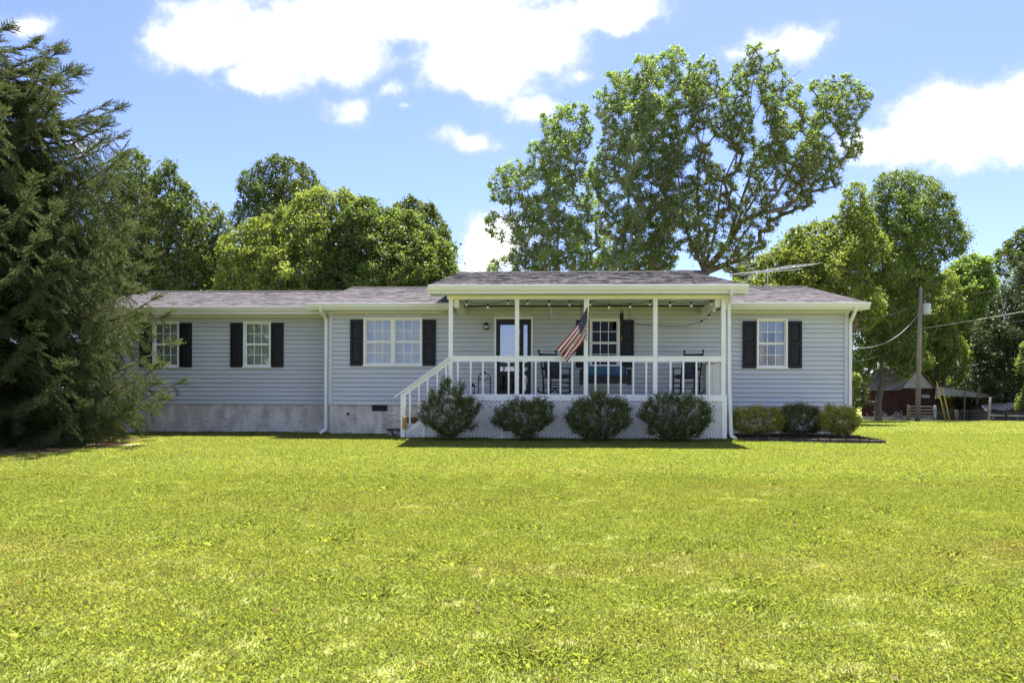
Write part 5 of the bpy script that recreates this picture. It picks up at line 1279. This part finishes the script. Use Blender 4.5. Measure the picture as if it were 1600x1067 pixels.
make_tree('leafy_tree', 'slender open sycamore left of the tall leaning tree', [(757, 445), (762, 415), (800, 395), (758, 365), (760, 335), (800, 330), (765, 300), (778, 262), (800, 250), (826, 260), (835, 205), (848, 178), (868, 166), (905, 160), (920, 168), (930, 200), (938, 290), (942, 360), (948, 450)], 40, 885, LM['syc'], 15, 0.115, 48000, 47, 'paleb', group=GT, spacing=1.1, tries=5000, tip=.013, maxd=2.2, twig=True, gap=.74)
make_tree('leafy_tree', 'tall straight pale trunked sycamore behind the porch roof', [(936, 445), (944, 330), (934, 240), (938, 190), (926, 150), (945, 118), (962, 112), (990, 104), (1000, 84), (1022, 88), (1045, 70), (1070, 86), (1090, 118), (1086, 190), (1052, 260), (1062, 330), (1030, 440)], 38, 957, LM['syc'], 14, 0.10, 72000, 48, 'paleb', group=GT, spacing=1.1, tries=6000, tip=.012, maxd=2.0, twig=True, gap=.74)
limbs = [[(1102, 560, 0), (1102, 500, 0), (1098, 425, 0), (1090, 400, 0), (1075, 365, -.5), (1058, 325, -1), (1045, 290, -1.2), (1012, 250, -1.5), (985, 225, -1.5)],
         [(1098, 425, 0), (1094, 365, .4), (1088, 300, .5), (1090, 250, .8), (1105, 190, 1), (1107, 130, 1.2), (1103, 100, 1.2)],
         [(1090, 260, .8), (1100, 240, .6), (1125, 200, .4), (1160, 175, 0)],
         [(1098, 420, 0), (1120, 360, -.5), (1128, 290, -1), (1150, 240, -1.2), (1168, 195, -1), (1178, 130, -.8), (1180, 95, -.8)],
         [(1168, 200, -1), (1190, 165, -1.4), (1215, 140, -1.5), (1250, 110, -1.5)],
         [(1108, 430, 0), (1136, 385, .6), (1160, 345, .8), (1180, 310, .9), (1205, 270, 1), (1225, 220, 1.2), (1250, 180, 1.3), (1300, 145, 1.4), (1320, 125, 1.4)],
         [(1160, 350, .6), (1190, 335, -.6), (1215, 300, -1), (1245, 250, -1.2), (1280, 230, -1.2), (1310, 205, -1.2), (1330, 170, -1), (1352, 158, -1)],
         [(1185, 345, -.5), (1225, 325, -.5), (1270, 290, -.2), (1320, 268, .2)],
         [(1140, 400, 0), (1150, 330, .8), (1172, 270, 1), (1205, 225, 1.2)],
         [(1075, 365, -.5), (1060, 280, -.6), (1062, 200, -.8), (1075, 130, -.8)],
         [(1240, 255, -1), (1275, 250, .2), (1310, 248, .6), (1345, 240, .8)],
         [(1120, 440, 0), (1165, 400, 1.2), (1175, 380, 1.4), (1200, 350, 1.4)]]
make_tree('leafy_tree', 'largest open crowned tree with bare dark limbs spreading to the right', [(1020, 430), (1010, 350), (1020, 290), (1040, 240), (1062, 200), (1075, 120), (1096, 86), (1120, 90), (1135, 130), (1150, 100), (1165, 72), (1186, 68), (1218, 74), (1226, 110), (1240, 130), (1275, 125), (1310, 120), (1352, 134), (1362, 158), (1340, 200), (1350, 240), (1330, 270), (1290, 300), (1250, 330), (1210, 360), (1180, 430)], 36, 1102, LM['olive'], 12, 0.085, 88000, 49, 'bark', maxd=2.2, limbs=limbs, group=GT, spacing=1.15, tries=7000, tip=.012, gap=.68, trunk_r=.22, twig=True, hole=[(1105, 420), (1110, 330), (1140, 260), (1180, 250), (1230, 270), (1260, 300), (1200, 350), (1160, 420)])
make_tree('leafy_tree', 'yellow green tree behind the antenna', [(1140, 520), (1150, 430), (1185, 400), (1225, 375), (1255, 350), (1290, 345), (1312, 318), (1330, 286), (1350, 290), (1362, 330), (1366, 420), (1360, 520)], 42, 1260, LM['bright'], 15, 0.14, 45000, 50, group=GT, tries=4500)
make_tree('leafy_tree', 'green tree with dark leaning trunk behind the house corner', [(1318, 640), (1322, 560), (1330, 400), (1345, 310), (1368, 282), (1395, 268), (1425, 264), (1452, 272), (1470, 290), (1492, 305), (1502, 345), (1518, 366), (1506, 400), (1470, 410), (1472, 460), (1455, 560), (1400, 600), (1378, 560), (1360, 600), (1345, 640)], 50, 1372, LM['mid'], 16, 0.15, 75000, 51, group=GT, tries=6000, trunk_r=.15, tip=.012)
make_tree('leafy_tree', 'low leafy tree overhanging the shed roof', [(1425, 610), (1430, 500), (1450, 440), (1480, 420), (1505, 470), (1512, 560), (1500, 600), (1470, 590), (1462, 620)], 63, 1478, LM['bright'], 14, 0.2, 18000, 52, group='trees beyond the shed')
make_tree('leafy_tree', 'pale leaved tree on the rise beyond the shed', [(1465, 560), (1470, 440), (1492, 408), (1520, 396), (1545, 400), (1560, 440), (1560, 560)], 78, 1515, LM['olive'], 13, 0.27, 30000, 53, group='trees beyond the shed')
make_tree('leafy_tree', 'dark far tree top above the cedar at the wood edge', [(1545, 560), (1550, 405), (1570, 385), (1588, 362), (1612, 350), (1650, 360), (1690, 400), (1700, 560)], 84, 1610, LM['dark'], 14, 0.28, 32000, 54, group='trees beyond the shed')
make_tree('cedar_tree', 'dense dark cedar with pointed crown standing right of the lean-to', [(1500, 650), (1506, 590), (1516, 545), (1530, 500), (1548, 468), (1566, 446), (1585, 424), (1606, 406), (1625, 420), (1660, 480), (1690, 560), (1700, 650)], 64, 1608, LM['cedar'], 12, 0.2, 48000, 55, group=None, tries=6000, aspect=.5, upb=.9, maxd=3)
make_tree('leafy_tree', 'young light green tree in front of the dark cedar', [(1588, 640), (1590, 560), (1600, 535), (1622, 530), (1645, 560), (1650, 640)], 58, 1620, LM['mid'], 11, 0.17, 10000, 56, group='trees beyond the shed')
make_tree('sapling', 'small bright sapling leaning out beside the house corner', [(1326, 600), (1328, 588), (1336, 583), (1344, 590), (1342, 602), (1333, 606)], 34, 1330, LM['bright'], 6, 0.09, 2500, 57, group=None, tries=900, maxd=.4, tip=.008)

def far_wood(name, label, spans, seed):
    """one mass of far foliage: spans = (px0, px1, top0, top1, depth)"""
    C = []; O = []; T = []; rnd = random.Random(seed); tr = MB()
    for (a, b_, t0, t1, Y) in spans:
        n = int((b_-a)/2.6)
        for k in range(n):
            s = rnd.random(); x = a+(b_-a)*s; top_ = t0+(t1-t0)*s+10*math.sin(x*.07)+6*math.sin(x*.19); y = rnd.uniform(top_, 640) if rnd.random() > .3 else rnd.uniform(top_, top_+40); yy = Y+rnd.uniform(-4, 6)
            q = np.array(P(x, y, yy)); r = rnd.uniform(.9, 1.9); q[2] = max(q[2], gz1(q[0], yy)+.4); m_ = 85
            off = unit(RNG.normal(size=(m_, 3)))*RNG.random((m_, 1))**.5*r; C.append(q+off); O.append(unit(off)); T.append(np.clip(RNG.normal(rnd.uniform(.3, .6), .2, m_), 0, 1))
        for k in range(int((b_-a)/22)):
            x = rnd.uniform(a, b_); yy = Y+rnd.uniform(-3, 4); q = P(x, 600, yy); z = gz1(q.x, yy); tr.tube([(q.x, yy, z-.2), (q.x+rnd.uniform(-.3, .3), yy, z+4), (q.x+rnd.uniform(-.8, .8), yy, z+8)], [.2, .16, .08], 6, cap=False)
    o = link(name, leaf_mesh(name, np.concatenate(C), .34, np.concatenate(O), .5, .6, np.concatenate(T)), LM['dark'])
    tag(o, label, 'wood', None, 'stuff'); tr.build('wood_trunks', 'bark', o, kind='stuff')
make_tree('leafy_tree', 'shady tree growing right behind the red shed', [(1340, 620), (1345, 500), (1362, 430), (1400, 400), (1445, 402), (1474, 440), (1484, 540), (1476, 600)], 64.5, 1415, LM['mid'], 14, 0.2, 30000, 58, group='trees beyond the shed')
far_wood('far_wood', 'dense dark wood closing the view behind the trees', [(-420, 250, 330, 400, 66), (250, 705, 395, 400, 66), (1150, 1345, 400, 380, 70), (1345, 1960, 430, 372, 92), (1440, 1960, 470, 420, 84), (1430, 1960, 585, 585, 76)], 8)

# the field edge on the camera's side: its trees show in the window panes
C = []; T = []; rnd = random.Random(12)
for k in range(260):
    a = R(rnd.uniform(120, 240)); d = rnd.uniform(85, 110); x_, y_ = d*math.sin(a), d*math.cos(a); h_ = (3.0+2.6*math.sin(a*9)**2+1.5*math.sin(a*23)**2)*rnd.uniform(.1, 1); off = unit(RNG.normal(size=(70, 3)))*RNG.random((70, 1))**.5*rnd.uniform(1.2, 2.4)
    C.append(np.array([x_, y_, gz1(x_, y_)+h_])+off); T.append(np.clip(RNG.normal(.5, .2, 70), 0, 1))
tag(link('field_edge_trees', leaf_mesh('field_edge_trees', np.concatenate(C), .55, None, .5, .6, np.concatenate(T)), LM['mid']), 'low line of green trees at the far field edge, mirrored in the windows', 'wood', None, 'stuff')

# ---------------------------------------------------------------- grass
def patch(name, n, rad, hmin, hmax, wid, lean, seed, flat=.0):
    g_ = np.random.default_rng(seed); r = rad*np.sqrt(g_.random(n)); a = g_.random(n)*2*math.pi
    b_ = np.stack([r*np.cos(a), r*np.sin(a), np.full(n, -.008)], 1); h = hmin+(hmax-hmin)*g_.random(n)
    d = g_.random(n)*2*math.pi; le = lean*(.3+g_.random(n)); dv = np.stack([np.cos(d), np.sin(d), np.zeros(n)], 1); sv = np.stack([-np.sin(d), np.cos(d), np.zeros(n)], 1)
    w_ = (wid*(.7+.6*g_.random(n)))[:, None]; hv = h[:, None]; zz = np.array([0, 0, 1.0])
    mid = b_+dv*(hv*le[:, None]*.35)+zz*hv*.6; tip = b_+dv*(hv*le[:, None])+zz*hv*(1-.35*np.minimum(1, le))[:, None]
    v = np.stack([b_-sv*w_*.5, b_+sv*w_*.5, mid+sv*w_*.45, tip, mid-sv*w_*.45], 1).reshape(-1, 3)
    return np_mesh(name, v, 5, np.clip(g_.normal(.5, .28, n), 0, 1))
gmat = bpy.data.materials.new('grass_blade'); gmat.use_nodes = True; t = gmat.node_tree; b = t.nodes['Principled BSDF']; b.inputs['Roughness'].default_value = .5; b.inputs['Specular IOR Level'].default_value = .3
g = nd(t, 'ShaderNodeNewGeometry'); fresh, dry = lawn_color(t, g.outputs['Position']); at = nd(t, 'ShaderNodeAttribute'); at.attribute_name = 'tint'
def rgbmix(fac, a, b_, mode='MIX'):
    n = nd(t, 'ShaderNodeMix'); n.data_type = 'RGBA'; n.blend_type = mode; n.clamp_result = False
    for k, x in (('A', a), ('B', b_)):
        if isinstance(x, tuple): n.inputs[k].default_value = (*x, 1)
        else: t.links.new(x, n.inputs[k])
    if isinstance(fac, float): n.inputs['Factor'].default_value = fac
    else: t.links.new(fac, n.inputs['Factor'])
    return n.outputs['Result']
cA = rgbmix(at.outputs['Fac'], (.175, .215, .055), (.335, .352, .095))
cB = rgbmix(at.outputs['Fac'], (.215, .245, .062), (.375, .38, .11))
c_ = rgbmix(fresh, cA, cB); strawf = math_n(t, 'MULTIPLY', dry, math_n(t, 'ADD', math_n(t, 'MULTIPLY', at.outputs['Fac'], .55), .25))
c_ = rgbmix(strawf, c_, (.33, .27, .13))
gray = math_n(t, 'GREATER_THAN', at.outputs['Fac'], .90); c_ = rgbmix(math_n(t, 'MULTIPLY', gray, .7), c_, (.36, .33, .19))
t.links.new(c_, b.inputs['Base Color']); tr = nd(t, 'ShaderNodeBsdfTranslucent'); t.links.new(rgbmix(1.0, c_, (1.25, 1.35, .6), 'MULTIPLY'), tr.inputs['Color'])
ms = nd(t, 'ShaderNodeMixShader'); ms.inputs[0].default_value = .45; t.links.new(b.outputs[0], ms.inputs[1]); t.links.new(tr.outputs[0], ms.inputs[2]); t.links.new(ms.outputs[0], t.nodes['Material Output'].inputs['Surface'])
# fallen leaves
n = 230; yy = 3.2+14*RNG.random(n)**1.3; xx = (RNG.random(n)-.5)*1.5*yy*1.05-.04*yy; cc = np.stack([xx, yy, gz(xx, yy)+.035], 1)
lv = leafmat('fallen_leaf', (.10, .05, .025), (.24, .16, .07), .2, None, .05); o_ = link('fallen_leaves', leaf_mesh('fallen_leaves', cc, .042, None, 1.6, .6), lv); tag(o_, 'scattered small brown fallen leaves on the lawn', 'leaves', None, 'stuff')
gcol = bpy.data.collections.new('grass_patches')
specs = [(420, .20, .018, .045, .0034, .6), (420, .20, .018, .050, .0038, .7), (380, .20, .016, .04, .0042, .9), (360, .19, .02, .055, .0040, .6), (240, .17, .03, .080, .0055, .8), (150, .15, .02, .045, .009, 1.2),
         (380, .30, .02, .048, .008, .7), (360, .30, .02, .055, .009, .7), (330, .30, .022, .05, .010, .9),
         (200, .48, .03, .06, .026, .9), (180, .48, .03, .07, .028, .9)]
for k, s_ in enumerate(specs):
    me = patch('patch_%02d' % k, *s_, 100+k); me.materials.append(gmat); o = bpy.data.objects.new('patch_%02d' % k, me); gcol.objects.link(o)
pts = []; g_ = np.random.default_rng(4)
def lay(y0, y1, step, ids, probs, x_lo, x_hi, smin, smax):
    yv = np.arange(y0, y1, step); out = []
    for y in yv:
        xa, xb = x_lo(y), x_hi(y); xv = np.arange(xa, xb, step); n = len(xv)
        if n == 0: continue
        x = xv+g_.uniform(-.5, .5, n)*step; yy = y+g_.uniform(-.5, .5, n)*step
        out.append(np.stack([x, yy, g_.choice(ids, n, p=probs), g_.uniform(smin, smax, n)], 1))
    return np.concatenate(out)
fx = lambda y, s: (PX(800+s*800, y, 620))
A_ = lay(2.6, 12, .17, [0, 1, 2, 3, 4, 5], [.30, .28, .20, .17, .03, .02], lambda y: fx(y, -1)-1.6, lambda y: fx(y, 1)+1.6, .7, 1.1)
B_ = lay(12, 23, .27, [6, 7, 8], [.4, .35, .25], lambda y: max(fx(y, -1)-1.5, -19), lambda y: fx(y, 1)+1.5, .8, 1.2)
C_ = lay(23, 62, .50, [9, 10], [.55, .45], lambda y: max(8.2, fx(y, .25)), lambda y: fx(y, 1)+2, .8, 1.2)
C2 = lay(23, 30, .50, [9, 10], [.55, .45], lambda y: -30, lambda y: -13.2, .8, 1.2)
ED = []
for k in range(420):                                   # longer grass along the walls and the lattice
    s_ = g_.random()
    if k < 200: x, y = XP0-1.0+(XP1-XP0+1.1)*s_, YP-.12-g_.random()*.10
    elif k < 300: x, y = XL+(XN-XL)*s_, YW-.03-g_.random()*.14
    else: x, y = -11+(XL+11)*s_, YL-.03-g_.random()*.14
    ED.append((x, y, g_.choice([3, 4, 4, 0]), g_.uniform(.6, 1.5) if k < 200 else g_.uniform(.4, 1.0)))
al = np.concatenate([A_, B_, C_, C2, np.array(ED)]); x, y = al[:, 0], al[:, 1]
keep = ~((x > XL-.02) & (x < XRr+.02) & (y > YW-.02) & (y < 29)) & ~((x < XL+.1) & (x > XWL) & (y > YL-.02) & (y < 29.2)) & ~((x > XN-.05) & (x < XP1+.02) & (y > YP-.1) & (y < YW+.1))
yl = np.array([ylo(v) for v in np.clip(x, bx0, bx1)]); keep &= ~((x > bx0) & (x < bx1) & (y > yl-.08) & (y < YW))
dsp = np.hypot(x-SPX-.2, y-SPY+.1)+.25*np.sin(x*3)+.2*np.sin(y*4.1); keep &= (dsp > 3.5) | ((dsp > 3.0) & (g_.random(len(x)) < .35))
al = al[keep]; x, y = al[:, 0], al[:, 1]; n = len(al)
# thin out in worn spots
co = np.stack([x, y, gz(x, y)], 1)
me = bpy.data.meshes.new('grass_blades'); me.vertices.add(n); me.vertices.foreach_set('co', co.astype(np.float32).ravel())
for nm, ty, val in (('pid', 'INT', al[:, 2].astype(np.int32)), ('psc', 'FLOAT', al[:, 3].astype(np.float32)), ('prot', 'FLOAT', (g_.random(n)*6.283).astype(np.float32))):
    me.attributes.new(nm, ty, 'POINT').data.foreach_set('value', val)
me.update(); go = bpy.data.objects.new('grass_blades', me); COL.objects.link(go); me.materials.append(gmat)
tag(go, 'short sunlit mown grass blades covering the lawn', 'grass', None, 'stuff')
instancer(go, gcol, False)
